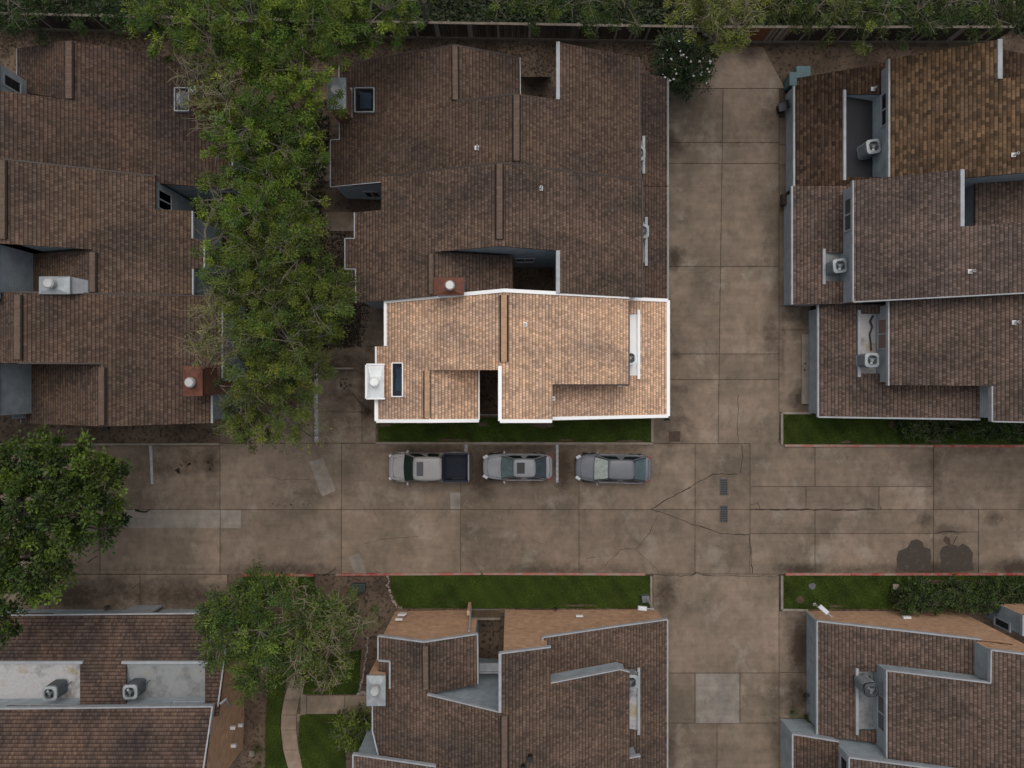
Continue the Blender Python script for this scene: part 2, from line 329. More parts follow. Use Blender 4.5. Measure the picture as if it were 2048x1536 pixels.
def panel(mb, cols, corners, gap=0.017, step=0.25, tone=None, z=0.0):
    """one cast slab: four survey corners (nw, ne, se, sw), kept apart from its neighbours by an open joint"""
    pts = [P(x, y, z) for x, y in corners]; c = sum(pts, Vector()) / 4
    q = [p + Vector((gap if p.x < c.x else -gap, gap if p.y < c.y else -gap, 0)) for p in pts]
    nx = max(2, int((q[1] - q[0]).length / step)); ny = max(2, int((q[3] - q[0]).length / step))
    tone = tone if tone else random.uniform(0.86, 1.12)
    u, v = np.meshgrid(np.linspace(0, 1, nx + 1), np.linspace(0, 1, ny + 1)); A = [np.array(p) for p in q]
    W = (1 - u)[..., None] * (1 - v)[..., None] * A[0] + u[..., None] * (1 - v)[..., None] * A[1] + u[..., None] * v[..., None] * A[2] + (1 - u)[..., None] * v[..., None] * A[3]
    px = W[..., 0] * F / H + CX; py = CY - W[..., 1] * F / H; d = dirt_at(px, py)
    edge = np.minimum(np.minimum(u, 1 - u) * (q[1] - q[0]).length, np.minimum(v, 1 - v) * (q[3] - q[0]).length)
    d = np.maximum(d, 0.22 * np.exp(-edge / 0.16))
    mb.grid([list(map(tuple, row)) for row in W[::-1]])
    cc = np.stack([np.full_like(d, tone), d, np.zeros_like(d), np.ones_like(d)], -1)[::-1].reshape(-1, 4); cols.append(cc)
    o = len(mb.v); e = [p - Vector((0, 0, 0.12)) for p in q]
    for i in range(4):
        j = (i + 1) % 4; mb.face([q[j], q[i], e[i], e[j]])
    cols.append(np.tile([tone * 0.6, 0.5, 0, 1], (16, 1)))
def pavement(name, panels):
    mb = MB(); cols = []
    for p in panels: panel(mb, cols, p if isinstance(p[0], tuple) else [(p[0], p[1]), (p[2], p[1]), (p[2], p[3]), (p[0], p[3])])
    mb.col = np.concatenate(cols); return struct(mb.build(name, concrete))
rd = []
xs = [-440, -200, 0, 200, 440, 683, 921, 1158, 1390, 1500, 1630, 1867, 2110, 2350, 2590]
for a, b_ in zip(xs[:-1], xs[1:]):
    if a in (1500,): rd += [(1500, 886, 1630, 1019 - 46), (1500, 973, 1612, 1019), (1612, 973, 1758, 1019)]; continue
    if a == 1630: rd += [(1630, 886, 1867, 973), (1758, 973, 1867, 1019)]; continue
    rd.append((a, 887 if a > 430 else 892, b_, 1019))
for a, b_ in zip(xs[:-1], xs[1:]):
    if a == 1867: rd += [(1867, 1019, 1957, 1064), (1867, 1064, 1957, 1148), (1957, 1019, 2110, 1148)]; continue
    if a in (1500, 1630): rd += [(a, 1019, b_, 1067), (a, 1067, b_, 1148)]; continue
    rd.append((a, 1019, b_, 1148))
road = pavement('road', rd)
up = []
for y0, y1 in ((177, 285), (285, 327), (327, 533), (533, 708), (708, 759), (759, 887)):
    s0, s1 = 1446 - (y0 - 177) * 0.014, 1446 - (y1 - 177) * 0.014
    up += [[(1306, y0), (s0, y0), (s1, y1), (1306, y1)], [(s0, y0), (1558, y0), (1558, y1), (s1, y1)]]
up += [[(1428, 93), (1526, 93), (1570, 177), (1340, 177)]]
pavement('driveway', up)
lo = [(1306, 1148, 1558, 1346), [(1306, 1346), (1390, 1346), (1390, 1446), (1306, 1446)], [(1480, 1346), (1558, 1346), (1558, 1446), (1480, 1446)], (1306, 1446, 1434, 1640), (1434, 1446, 1558, 1640), (1306, 1640, 1558, 1850)]
pavement('driveway', lo)
pavement('garage_apron', [(1558, 235, 1576, 290), (1558, 290, 1576, 330), (1558, 330, 1576, 410), (1558, 425, 1576, 540), (1558, 540, 1576, 612), (1558, 612, 1622, 660), (1558, 660, 1622, 824),
                          (1558, 1222, 1614, 1345), (1558, 1345, 1614, 1436), (1558, 1436, 1566, 1640)])
pavement('parking_pavement', [(626, 693, 724, 740), (626, 740, 724, 824), (626, 824, 724, 886), (724, 693, 752, 800), (724, 800, 752, 886), (722, 612, 775, 692), (440, 850, 552, 886), (552, 820, 626, 886)])
pavement('parking_pavement', [(-200, 1149, 100, 1232), (100, 1149, 280, 1232), (280, 1149, 455, 1232)])
pt = MB()
for q in ([(608, 330), (664, 330), (664, 362), (606, 362)], [(652, 424), (710, 424), (710, 462), (650, 462)]):
    pt.slab([P(x, y, 0.02) for x, y in q], 0.1)
struct(pt.build('footpath', concrete_path))
# curved path by the lawn at the bottom
pt = MB()
cl = [(600, 1350), (590, 1375), (583, 1400), (578, 1430), (577, 1460), (582, 1500), (592, 1540), (605, 1600)]
for a, b_ in zip(cl[:-1], cl[1:]):
    pt.slab([P(a[0] - 15, a[1] + .6, .03), P(a[0] + 15, a[1] + .6, .03), P(b_[0] + 15, b_[1] - .3, .03), P(b_[0] - 15, b_[1] - .3, .03)], .1)
for a, b_ in ((601, 613), (614, 689), (690, 745)): pt.slab([P(a, 1391, .026), P(b_, 1391, .026), P(b_, 1428, .026), P(a, 1428, .026)], .1)
for pts in ([(600, 1391), (600, 1375), (613, 1391)], [(594, 1428), (613, 1428), (594, 1446)]): pt.slab([P(x, y, .022) for x, y in pts], .09)
struct(pt.build('footpath', concrete_path))
# light repair slabs, cracks, paint on the road
pa = MB()
for q in ([(619, 924), (645, 915), (671, 978), (668, 983), (646, 992), (640, 985)], [(900, 985), (921, 985), (921, 1018), (901, 1018)], [(696, 1113), (718, 1107), (733, 1146), (709, 1146)], [(205, 1020), (440, 1020), (440, 1056), (205, 1056)], [(441.5, 1020), (482, 1020), (482, 1056), (441.5, 1056)]):
    pa.slab([P(x, y, .004) for x, y in q], .003)
pa.slab([P(x, y, 0.0) for x, y in ((1391, 1347), (1479, 1347), (1479, 1447), (1391, 1447))], .1)
pa.build('repair_patch', concrete_new, road)
pl = MB()
for q in ([(298, 889), (304, 889), (307, 968), (302, 968)], [(929, 883), (935, 883), (935, 962), (929, 962)], [(1112, 886), (1117, 886), (1117, 965), (1112, 965)], [(629, 720), (635, 720), (637, 884), (629, 884)]):
    b4 = MB(); b4.slab([P(x, y, .005) for x, y in q], .003); b4.build('parking_line', paint_white, road)
ck = MB()
def crack(pts, wd=0.03):
    out = [P(*pts[0], .006)]
    for a, b_ in zip(pts[:-1], pts[1:]):
        A, B = P(*a, .006), P(*b_, .006); n = max(2, int((B - A).length / .3)); d = (B - A).normalized(); pr = Vector((-d.y, d.x, 0))
        out += [A.lerp(B, i / n) + (pr * random.uniform(-.05, .05) if i < n else Vector()) for i in range(1, n + 1)]
    for a, b_ in zip(out[:-1], out[1:]): ck.board(a, b_, wd * random.uniform(.5, 1.3), .002, 0.0)
crack([(1302, 1019), (1335, 998), (1390, 968), (1426, 948), (1475, 948)], .05); crack([(1302, 1019), (1345, 1033), (1390, 1050), (1440, 1067), (1500, 1069)], .045)
crack([(1316, 1030), (1300, 1066), (1272, 1098), (1240, 1100), (1210, 1132)], .025); crack([(1270, 1100), (1305, 1130), (1318, 1145)], .022); crack([(1172, 1117), (1220, 1112)], .02)
crack([(1484, 890), (1486, 915), (1480, 946)], .03); crack([(1477, 790), (1474, 850), (1478, 884)], .022); crack([(1500, 1070), (1502, 1110), (1505, 1147)], .04)
crack([(528, 950), (560, 960), (620, 958)], .02); crack([(720, 1090), (770, 1078), (840, 1072)], .02); crack([(645, 1152), (672, 1137)], .05); crack([(175, 1125), (195, 1112)], .05)
crack([(1500, 1019), (1600, 1020), (1750, 1019)], .07); crack([(1867, 1067), (1905, 1062), (1918, 1068)], .05); crack([(1906, 1088), (1914, 1072)], .04); crack([(270, 1020), (290, 1024), (300, 1019)], .12)
crack([(1500, 1010), (1515, 1005), (1520, 1018)], .03); crack([(1760, 1012), (1762, 1019)], .05); crack([(1380, 1152), (1393, 1144), (1405, 1150), (1440, 1152)], .05); crack([(245, 1190), (280, 1165)], .03)
crack([(1560, 1150), (1545, 1155), (1540, 1152)], .04); crack([(1305, 1150), (1380, 1152)], .03); crack([(1440, 1152), (1545, 1152)], .03); crack([(760, 1045), (740, 1000)], .015)
crack([(1145, 925), (1120, 935), (1118, 945)], .02); crack([(1060, 1078), (1085, 1088)], .015); crack([(750, 1140), (760, 1146)], .04)
ck.build('crack', crack_dark, road)
st = MB()
def blot(cx, cy, pts, n=3):
    st.slab([P(cx + x, cy + y, .0085) for x, y in pts], .004)
blot(0, 0, [(1795, 1137), (1793, 1118), (1797, 1102), (1815, 1095), (1822, 1082), (1834, 1078), (1845, 1084), (1848, 1094), (1861, 1098), (1863, 1115), (1860, 1128), (1864, 1140), (1830, 1143)])
blot(0, 0, [(1880, 1138), (1882, 1120), (1879, 1106), (1884, 1094), (1896, 1090), (1886, 1082), (1890, 1072), (1899, 1076), (1901, 1088), (1917, 1092), (1926, 1087), (1938, 1094), (1946, 1106), (1944, 1125), (1948, 1140), (1910, 1144)])
def blobs(cx, cy, rx, ry, k, r0, r1):
    for _ in range(k):
        a = random.uniform(0, 6.28); q = math.sqrt(random.random()); x = cx + rx * q * math.cos(a); y = cy + ry * q * math.sin(a); r = random.uniform(r0, r1)
        blot(x, y, [(r * random.uniform(.5, 1.3) * math.cos(t), r * random.uniform(.5, 1.3) * math.sin(t)) for t in [6.283 * i / 9 for i in range(9)]])
blobs(357, 942, 4, 4, 3, 3, 5); blobs(372, 928, 12, 6, 12, .8, 2.4); blobs(420, 928, 6, 14, 16, .8, 3); blobs(690, 770, 12, 14, 14, .8, 4); blobs(585, 1008, 50, 4, 14, .6, 2)
st.build('oil_stain', stain_wet, road)
# small iron lid by the corner of the highlighted house
b = MB(); b.box(tuple(P(1349, 873, .004)), (.72, .68, .02), .03); struct(b.build('utility_cover', plain('rusty_iron', (0.075, 0.045, 0.03), .8, .2, dirt=.4)))
# lawns
def lawn_mat():
    m, t, b = mat('lawn_grass'); n1 = noise(t, 0.6, 6, 0.65); n2 = noise(t, 22, 4, 0.75)
    c = mixc(t, ramp(t, n1, [(0.35, 0), (0.65, 1)]), (0.022, 0.040, 0.007), (0.05, 0.075, 0.013))
    c = mixc(t, ramp(t, noise(t, 0.45, 6, 0.7), [(0.60, 0), (0.72, 0.6)]), c, (0.085, 0.068, 0.030))
    c = mixc(t, 1.0, c, ramp(t, n2, [(0.3, 0.55), (0.7, 1.35)]), 'MULTIPLY')
    L(t, c, b.inputs['Base Color']); b.inputs['Roughness'].default_value = 1.0; b.inputs['Specular IOR Level'].default_value = 0.1; bump(t, b, n2, 0.8, 0.03); return m
lawn_m = lawn_mat()
def blade_mat():
    m, t, b = mat('grass_blade'); at = N(t, 'ShaderNodeAttribute', attribute_name='tint'); L(t, at.outputs[0], b.inputs['Base Color'])
    b.inputs['Roughness'].default_value = 0.8; b.inputs['Specular IOR Level'].default_value = 0.2; return m
blade_m = blade_mat()
LAWNS = [[(756, 836), (1302, 836), (1302, 883), (756, 883)],
         [(1567, 830), (2300, 830), (2300, 888), (1567, 888)],
         [(782, 1151), (1300, 1151), (1300, 1216), (802, 1216), (788, 1196), (782, 1175)],
         [(1566, 1152), (2300, 1152), (2300, 1217), (1566, 1217)],
         [(538, 1352), (573, 1352), (564, 1400), (559, 1450), (564, 1500), (575, 1540), (590, 1640), (530, 1640), (531, 1450)],
         [(602, 1330), (722, 1300), (716, 1388), (604, 1388)],
         [(600, 1432), (606, 1430), (684, 1430), (690, 1440), (690, 1640), (622, 1640), (605, 1540), (597, 1480)],
         [(486, 1154), (628, 1154), (628, 1185), (486, 1185)]]
for i, q in enumerate(LAWNS):
    mb = MB(); mb.slab([P(x, y, .05) for x, y in q], .12); struct(mb.build('lawn', lawn_m))
def inpoly(x, y, q):
    r = np.zeros(len(x), bool); j = len(q) - 1
    for i in range(len(q)):
        xi, yi = q[i]; xj, yj = q[j]
        with np.errstate(divide='ignore', invalid='ignore'):
            r ^= ((yi > y) != (yj > y)) & (x < (xj - xi) * (y - yi) / (yj - yi + 1e-9) + xi)
        j = i
    return r
def quads_object(name, V, col, m, nv=4, parent=None):
    """V: (n, nv, 3) loose faces; col: (n, 3)"""
    n = len(V); me = bpy.data.meshes.new(name); me.vertices.add(n * nv); me.vertices.foreach_set('co', np.ascontiguousarray(V, np.float32).ravel())
    me.loops.add(n * nv); me.loops.foreach_set('vertex_index', np.arange(n * nv, dtype=np.int32))
    me.polygons.add(n); me.polygons.foreach_set('loop_start', np.arange(0, n * nv, nv, dtype=np.int32)); me.polygons.foreach_set('loop_total', np.full(n, nv, np.int32))
    at = me.attributes.new('tint', 'FLOAT_COLOR', 'POINT'); c4 = np.concatenate([np.repeat(col, nv, 0), np.ones((n * nv, 1))], 1)
    at.data.foreach_set('color', np.ascontiguousarray(c4, np.float32).ravel()); me.materials.append(m); me.update(calc_edges=True)
    o = bpy.data.objects.new(name, me); C.objects.link(o)
    if parent: o.parent = parent; ORI[o.name] = ORI.get(parent.name, Vector())
    return o
BARE = [(1085, 850, 26, 7), (965, 848, 12, 5), (770, 848, 14, 7), (905, 880, 40, 3), (1260, 882, 30, 3), (1130, 880, 20, 2.5), (1690, 884, 14, 3), (1870, 882, 20, 4), (1785, 850, 8, 12), (1795, 1195, 12, 18), (1900, 1164, 90, 5), (1670, 1212, 16, 3), (1160, 1211, 40, 2.5), (640, 1380, 20, 4), (1600, 1200, 10, 8)]
bp_ = MB()
for x, y, rx, ry in BARE:
    bp_.slab([P(x + rx * random.uniform(.65, 1.1) * math.cos(t), y + ry * random.uniform(.65, 1.1) * math.sin(t), .054) for t in [6.283 * i / 22 for i in range(22)]], .01)
struct(bp_.build('bare_soil_patch', plain('dry_soil', (.105, .072, .045), 1.0, dirt=.5, dscale=5)))
VV = []; CC = []
for q in LAWNS:
    a = np.array(q, float); x0, y0 = a.min(0); x1, y1 = a.max(0); n = int((x1 - x0) * (y1 - y0) * 1.1)
    x = rng.uniform(x0, min(x1, 2080), n); y = rng.uniform(y0, y1, n); k = inpoly(x, y, q)
    for bx, by, rx, ry in BARE: k &= (((x - bx) / rx) ** 2 + ((y - by) / ry) ** 2 > rng.uniform(.3, 1.6, n))
    x, y = x[k], y[k]; n = len(x)
    p = np.stack([(x - CX) * H / F, (CY - y) * H / F, np.full(n, .05)], 1); th = rng.uniform(0, 6.28, n); hh = rng.uniform(.03, .09, n)
    d = np.stack([np.cos(th), np.sin(th), np.zeros(n)], 1); le = rng.normal(0, .05, (n, 3)); le[:, 2] = hh
    VV.append(np.stack([p - d * .014, p + d * .014, p + le], 1))
    lf = np.sin(p[:, 0] * 1.7 + 1.3 * np.sin(p[:, 1] * 1.1)) * np.cos(p[:, 1] * 2.3 + .8 * np.sin(p[:, 0] * .9)) + .5 * np.sin(p[:, 0] * 5.1 + p[:, 1] * 3.7); tone = (rng.uniform(.5, 1.4, n) * (1 + .35 * lf))[:, None]; CC.append(np.array([[.050, .082, .012]]) * tone + rng.uniform(0, .012, (n, 1)) * np.array([[1, .5, .1]]))
tag(quads_object('grass', np.concatenate(VV), np.concatenate(CC), blade_m, 3), 'short green grass of the lawns along the kerbs', 'grass', kind='stuff')
# kerbs
def kerb_red_mat(name, red, amt):
    m, t, b = mat(name)
    c = mixc(t, ramp(t, noise(t, 1.3, 6, 0.7), [(0.5 - amt, 0), (0.62 - amt * .5, 1)]), (0.26, 0.20, 0.155), red)
    c = mixc(t, ramp(t, noise(t, 5, 6, 0.7), [(0.55, 0), (0.66, .8)]), c, (0.2, 0.16, 0.12)); L(t, c, b.inputs['Base Color']); b.inputs['Roughness'].default_value = .8; return m
kerb_red = kerb_red_mat('red_kerb_paint', (0.27, 0.042, 0.032), .14); kerb_pink = kerb_red_mat('worn_red_kerb_paint', (0.32, 0.10, 0.075), .06); kerb_grey = plain('kerb_concrete', (0.27, 0.23, 0.18), .9, dirt=.35, dscale=2)
def kerb(pts, m, wd=.16, top=.12):
    mb = MB()
    for a, b_ in zip(pts[:-1], pts[1:]): mb.board(P(*a, 0), P(*b_, 0), wd, .1, top)
    return struct(mb.build('kerb', m, bevel=.02))
kerb([(486, 1150), (628, 1150)], kerb_red); kerb([(672, 1149), (780, 1148)], kerb_red); kerb([(780, 1148), (962, 1147)], kerb_pink); kerb([(966, 1147), (1290, 1148)], kerb_pink)
kerb([(1302, 1152), (1302, 1216)], kerb_grey); kerb([(1570, 1148), (1700, 1148)], kerb_pink); kerb([(1701, 1148), (2300, 1148)], kerb_red); kerb([(1563, 1151), (1563, 1219), (1615, 1220)], kerb_grey)
kerb([(1568, 891), (1865, 892)], kerb_pink); kerb([(1866, 892), (2300, 892)], kerb_red); kerb([(1563, 889), (1563, 826), (1622, 826)], kerb_grey)
kerb([(752, 886), (1306, 887)], kerb_grey); kerb([(1304, 884), (1304, 830)], kerb_grey); kerb([(-200, 890), (440, 888)], kerb_grey)
kerb([(632, 737), (708, 737)], kerb_grey, .12, .1)

# ------------------------------------------------------------------ townhouses
def side(a, b):                                       # which way the wall under edge a-b of a ccw outline faces
    nx, ny = b.y - a.y, a.x - b.x
    return ('E' if nx > 0 else 'W') if abs(nx) > abs(ny) else ('N' if ny > 0 else 'S')
class House:
    def __init__(s, label, base, roof, wall=siding, brick=brick_tan, trim=trim_grey, ridge=ridge_brown, garage=None, group='townhouses of the estate'):
        s.root = thing('townhouse', label, 'house', P(base[0], base[1], 0), group=group)
        s.m = dict(roof=roof, wall=wall, brick=brick, trim=trim, ridge=ridge, garage=garage or roof)
        s.roof, s.groof, s.walls, s.trim = MB(), MB(), MB(), MB(); s.rings = []; s.gut = MB()
    def slope(s, pl, pts, zb=-.04, ins=.18, to='roof', wall=True, brick=(), th=.16, dz=0.0):
        q = ccw([pl.hit(*p) for p in pts]); mb = s.roof if to == 'roof' else MB(); mb.slab(q, th)
        if to != 'roof': mb.build('lower_roof', s.m['garage'], s.root)
        if wall: s.wallring(pl, q, zb, ins, brick)
        return q
    def wallring(s, pl, q, zb, ins, brick=()): s.rings.append((pl, q, zb, ins, brick))
    def build_rings(s):
        for k, (pl, q, zb, ins, brick) in enumerate(s.rings):
            n = len(q); dl = []; op = []
            for i in range(n):                         # an edge that another slope of the same house continues carries no wall
                a, b = q[i], q[(i + 1) % n]; e = (b - a).to_2d(); L_ = e.length
                if L_ < 1e-3: dl.append(0.0); op.append(True); continue
                e /= L_; m = (a + b).to_2d() / 2 + Vector((e.y, -e.x)) * .35; o = False
                for k2, (pl2, q2, *_r) in enumerate(s.rings):
                    if k2 == k or abs(pl2.z(m.x, m.y) - (a.z + b.z) / 2) > .75: continue
                    if bool(inpoly(np.array([m.x]), np.array([m.y]), [(v.x, v.y) for v in q2])[0]): o = True
                op.append(o); dl.append(-.02 if o else (ins.get(side(a, b), .18) if isinstance(ins, dict) else ins))
            iq = inset(q, dl)
            top = [Vector((p.x, p.y, pl.z(p.x, p.y) - .08)) for p in iq]; bot = [Vector((p.x, p.y, zb)) for p in iq]
            for i in range(n):
                if op[i]: continue
                j = (i + 1) % n; s.walls.face([bot[i], bot[j], top[j], top[i]], 1 if (brick(q[i], q[j]) if callable(brick) else side(q[i], q[j]) in brick) else 0)
    def fascia(s, pl, pts, wd=.12, dn=.2, up=.03, shift=0.0):
        q = [pl.hit(*p) for p in pts]
        if s.m['trim'] is trim_grey and wd < .16: wd *= .8
        mb = MB()
        for a, b in zip(q[:-1], q[1:]): mb.board(a, b, wd, dn, up, shift=shift)
        mb.build('fascia', s.m['trim'], s.root)  # also builds the tan house's added white outline boards
    def ridge(s, pl, px0, py0, px1, py1, wd=.32):
        a, b = pl.hit(px0, py0), pl.hit(px1, py1); mb = MB(); mb.board(a, b, wd, .05, .09)
        d = (b - a); d.z = 0; n = Vector((-d.y, d.x, 0)).normalized() * (wd / 2 + .04)
        o = mb.build('ridge_vent', s.m['ridge'], s.root, bevel=.015)
        k = MB(); k.board(a + n, b + n, .08, .03, .03); k.board(a - n, b - n, .08, .03, .03); k.build('vent_slot', crack_dark, o)
        # overlapping cap shingles
        c = MB(); L_ = (b - a).length; m = int(L_ / .42)
        for i in range(m):
            p = a.lerp(b, (i + .04) / m); r = a.lerp(b, (i + .8) / m); up = .096 + (i % 2) * .012
            c.board(p, r, wd * .96, -.085, up)
        c.build('ridge_cap', ridge_alt if s.m['ridge'] is ridge_brown else ridge_tan2, o)
    def garage(s, pl, xi, xo, yn, ys, well=None, floor=None, swap=False, brick=(), lift=0.0, ins=.1, wall=True, depth=.0, curbm=None, extra=None):
        """low roof band from inner line xi to eave xo between yn=(inner, outer) and ys=(inner, outer), with an equipment well cut into it"""
        f = (lambda a, c: (c, a)) if swap else (lambda a, c: (a, c))
        yN = lambda x: yn[0] + (yn[1] - yn[0]) * (x - xi) / (xo - xi); yS = lambda x: ys[0] + (ys[1] - ys[0]) * (x - xi) / (xo - xi)
        outer = [f(xi, yn[0]), f(xo, yn[1]), f(xo, ys[1]), f(xi, ys[0])]
        d_ = {k_: .18 for k_ in 'NSEW'}; d_.update(ins if isinstance(ins, dict) else {k_: ins for k_ in 'NSEW'}); d_['S' if swap else ('W' if xo > xi else 'E')] = -.05
        if wall: s.wallring(pl, ccw([pl.hit(*p) for p in outer]), -.04, d_, brick)
        wells = well if isinstance(well, list) else ([well] if well else [])
        if not wells: s.groof.slab([pl.hit(*p) for p in outer], .16); return
        cur = None; wells = sorted(wells, key=lambda a: a[1])
        wx = wells[0][0]
        s.groof.slab([pl.hit(*p) for p in (f(wx, yN(wx)), f(xo, yn[1]), f(xo, ys[1]), f(wx, yS(wx)))], .16)
        y0a, y0b = yn[0], yN(wx)
        for k, (wx_, w0, w1) in enumerate(wells):
            s.groof.slab([pl.hit(*p) for p in (f(xi, y0a), f(wx, y0b), f(wx, w0), f(xi, w0))], .16); y0a = y0b = w1
        s.groof.slab([pl.hit(*p) for p in (f(xi, y0a), f(wx, y0b), f(wx, yS(wx)), f(xi, ys[0]))], .16)
        fl = floor if isinstance(floor, list) else [floor]
        for k, (wx_, w0, w1) in enumerate(wells):
            a, b = pl.hit(*f(wx, w0)), pl.hit(*f(wx, w1)); c, d = pl.hit(*f(xi, w1)), pl.hit(*f(xi, w0)); zf = min(a.z, b.z) - .03 - depth
            fm = MB(); fm.face(ccw([Vector((p.x, p.y, zf)) for p in (a, b, c, d)]))
            o = fm.build('roof_well', fl[k % len(fl)], s.root)
            sm = MB()
            for p, q in ((a, d), (b, c), (a, b)): sm.face([Vector((p.x, p.y, zf)), Vector((q.x, q.y, zf)), q, p])
            sm.build('well_side', s.m['wall'], o)
            cb = MB(); e = (b - a).normalized() * .22; cb.board(a - e, b + e, .17, .12, .12); cb.build('well_curb', curbm or s.m['trim'], s.root, bevel=.01)
    def chimney(s, x0, y0, x1, y1, zt, flue=None, fr=.26, body=None, cap=cap_metal, fm=flue_metal, over=.07, zb=0.0, fh=.35):
        a, b = P(x0, y0, zt), P(x1, y1, zt); cx, cy = (a.x + b.x) / 2, (a.y + b.y) / 2; wx, wy = abs(b.x - a.x), abs(b.y - a.y)
        mb = MB(); mb.box((cx, cy, (zt - .12 + zb) / 2), (wx - 2 * over, wy - 2 * over, zt - .12 - zb)); ch = mb.build('chimney', body or s.m['brick'], s.root)
        cp = MB(); o = [(-1, -1), (1, -1), (1, 1), (-1, 1)]
        r0 = [Vector((cx + i * wx / 2, cy + j * wy / 2, zt - .12)) for i, j in o]; r1 = [Vector((cx + i * wx / 2, cy + j * wy / 2, zt)) for i, j in o]
        cp.hexa(r0, r1); fx, fy = (cx, cy)
        if flue: q = P(flue[0], flue[1], zt + .3); fx, fy = q.x, q.y
        top = [Vector((fx + i * .3, fy + j * .3, zt + .10)) for i, j in o]; top1 = [Vector((cx + i * (wx / 2 - .03), cy + j * (wy / 2 - .03), zt + .002)) for i, j in o]
        cp.hexa(top1, top); cp.build('chimney_cap', cap, ch)
        fb = MB(); fb.cyl((fx, fy, zt + .08), fr * .86, fh * .55, 24); fb.cyl((fx, fy, zt + .08 + fh * .55), fr * 1.08, .05, 24); fb.cyl((fx, fy, zt + .13 + fh * .55), fr * .9, .1, 24, 1); fb.cyl((fx, fy, zt + .23 + fh * .55), fr * 1.1, .09, 24, 0, fr * .85)
        fb.build('flue', [fm, black_plastic], ch)
        return ch
    def window(s, face, c, a0, a1, z0, z1, panes=2, glass=None, fw=.09):
        """window on a wall: face N/S -> wall at y=c spanning x a0..a1; E/W -> wall at x=c spanning y a0..a1"""
        sgn = 1 if face in 'NE' else -1; ew = face in 'EW'
        def bx(mb, u0, u1, v0, v1, d0, d1):
            cu, cd = (u0 + u1) / 2, c + sgn * (d0 + d1) / 2
            mb.box((cd, cu, (v0 + v1) / 2) if ew else (cu, cd, (v0 + v1) / 2), (abs(d1 - d0), abs(u1 - u0), v1 - v0) if ew else (abs(u1 - u0), abs(d1 - d0), v1 - v0))
        a0, a1 = min(a0, a1), max(a0, a1); fr = MB()
        bx(fr, a0, a1, z1 - fw, z1, -.05, .06); bx(fr, a0, a1, z0, z0 + fw, -.05, .08)
        for i in range(panes + 1):
            u = a0 + (a1 - a0 - fw) * i / panes; bx(fr, u, u + fw, z0 + fw, z1 - fw, -.05, .06)
        o = fr.build('window', s.m['trim'], s.root)
        gl = MB(); bx(gl, a0 + fw * .9, a1 - fw * .9, z0 + fw * .9, z1 - fw * .9, -.04, .02); gl.build('window_pane', glass or glass_dark, o)
    def skylight(s, pl, x0, y0, x1, y1, glass=None):
        pts = ccw([pl.hit(*p) for p in ((x0, y0), (x1, y0), (x1, y1), (x0, y1))]); fr = MB()
        for i in range(4): fr.board(pts[i], pts[(i + 1) % 4], .06, .1, .2)
        o = fr.build('skylight', s.m['trim'], s.root)
        gm = MB(); q = inset(pts, .04); gm.face([Vector((p.x, p.y, pl.z(p.x, p.y) + .05)) for p in q]); gm.build('skylight_glass', glass or glass_dark, o)
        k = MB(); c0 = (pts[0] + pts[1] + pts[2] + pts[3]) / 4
        k.face([Vector((c0.x + (p.x - c0.x) * .62 + .06, c0.y + (p.y - c0.y) * .7, pl.z(c0.x + (p.x - c0.x) * .62 + .06, p.y) + .056)) for p in q]); k.build('sheen_patch', glass_sheen, o)  # lighter bluish face paints a sheen on the glass
    def pipe(s, pl, px, py, m=None, r=.07):
        p = pl.hit(px, py); mb = MB(); mb.cyl(p + Vector((0, 0, -.1)), r, .45, 12); mb.cyl(p + Vector((0, 0, .35)), r * .75, .004, 12, 1)
        mb.box((p.x - .03, p.y, p.z + .015), (.26, .24, .03)); mb.build('vent_pipe', [m or pvc, black_plastic], s.root)
    def downspout(s, p0, p1, m=None):
        mb = MB(); mb.tube([p0, p1], .06, .06, 8); mb.build('downspout', m or s.m['trim'], s.root)
    def drip(s, pl, pts):  # added dark boards painting the shade line along roof edges
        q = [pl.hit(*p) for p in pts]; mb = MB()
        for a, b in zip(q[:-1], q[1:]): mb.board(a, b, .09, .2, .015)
        mb.build('edge_shade_board', edge_shade_brown, s.root)
    def gutter(s, pl, pts, wd=.1):
        q = [pl.hit(*p) for p in pts]
        for a, b in zip(q[:-1], q[1:]): s.gut.board(a, b, wd, .14, .02)
    def done(s):
        s.build_rings()
        if s.gut.f: s.gut.build('gutter', gutter_green, s.root)
        if s.roof.f: s.roof.build('roof', s.m['roof'], s.root)
        if s.groof.f: s.groof.build('garage_roof', s.m['garage'], s.root)
        if s.walls.f: s.walls.build('wall', [s.m['wall'], s.m['brick']], s.root)
        if s.trim.f: s.trim.build('flashing', s.m['trim'], s.root)  # includes the tan house's added white chimney rim
edge_shade_brown = plain('shade_board_brown', (0.05, 0.034, 0.028), .6, dirt=.3); ridge_alt = plain('ridge_alt', (0.14, 0.094, 0.07), .95, dirt=.3); ridge_tan2 = plain('ridge_tan_alt', (0.50, 0.31, 0.19), .95, dirt=.25)  # first brown darkens the added roof edge shade boards
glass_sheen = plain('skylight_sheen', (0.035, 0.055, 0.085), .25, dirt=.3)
S = .38
def XP(px, z, s): return Plane('X', px, z, s)
def sub(pl, px, py, s):                                # a slope starting on another slope at a survey point
    q = Plane('X', px, 0, s); h = pl.hit(px, py); q.c0 = h.x; q.z0 = h.z; return q

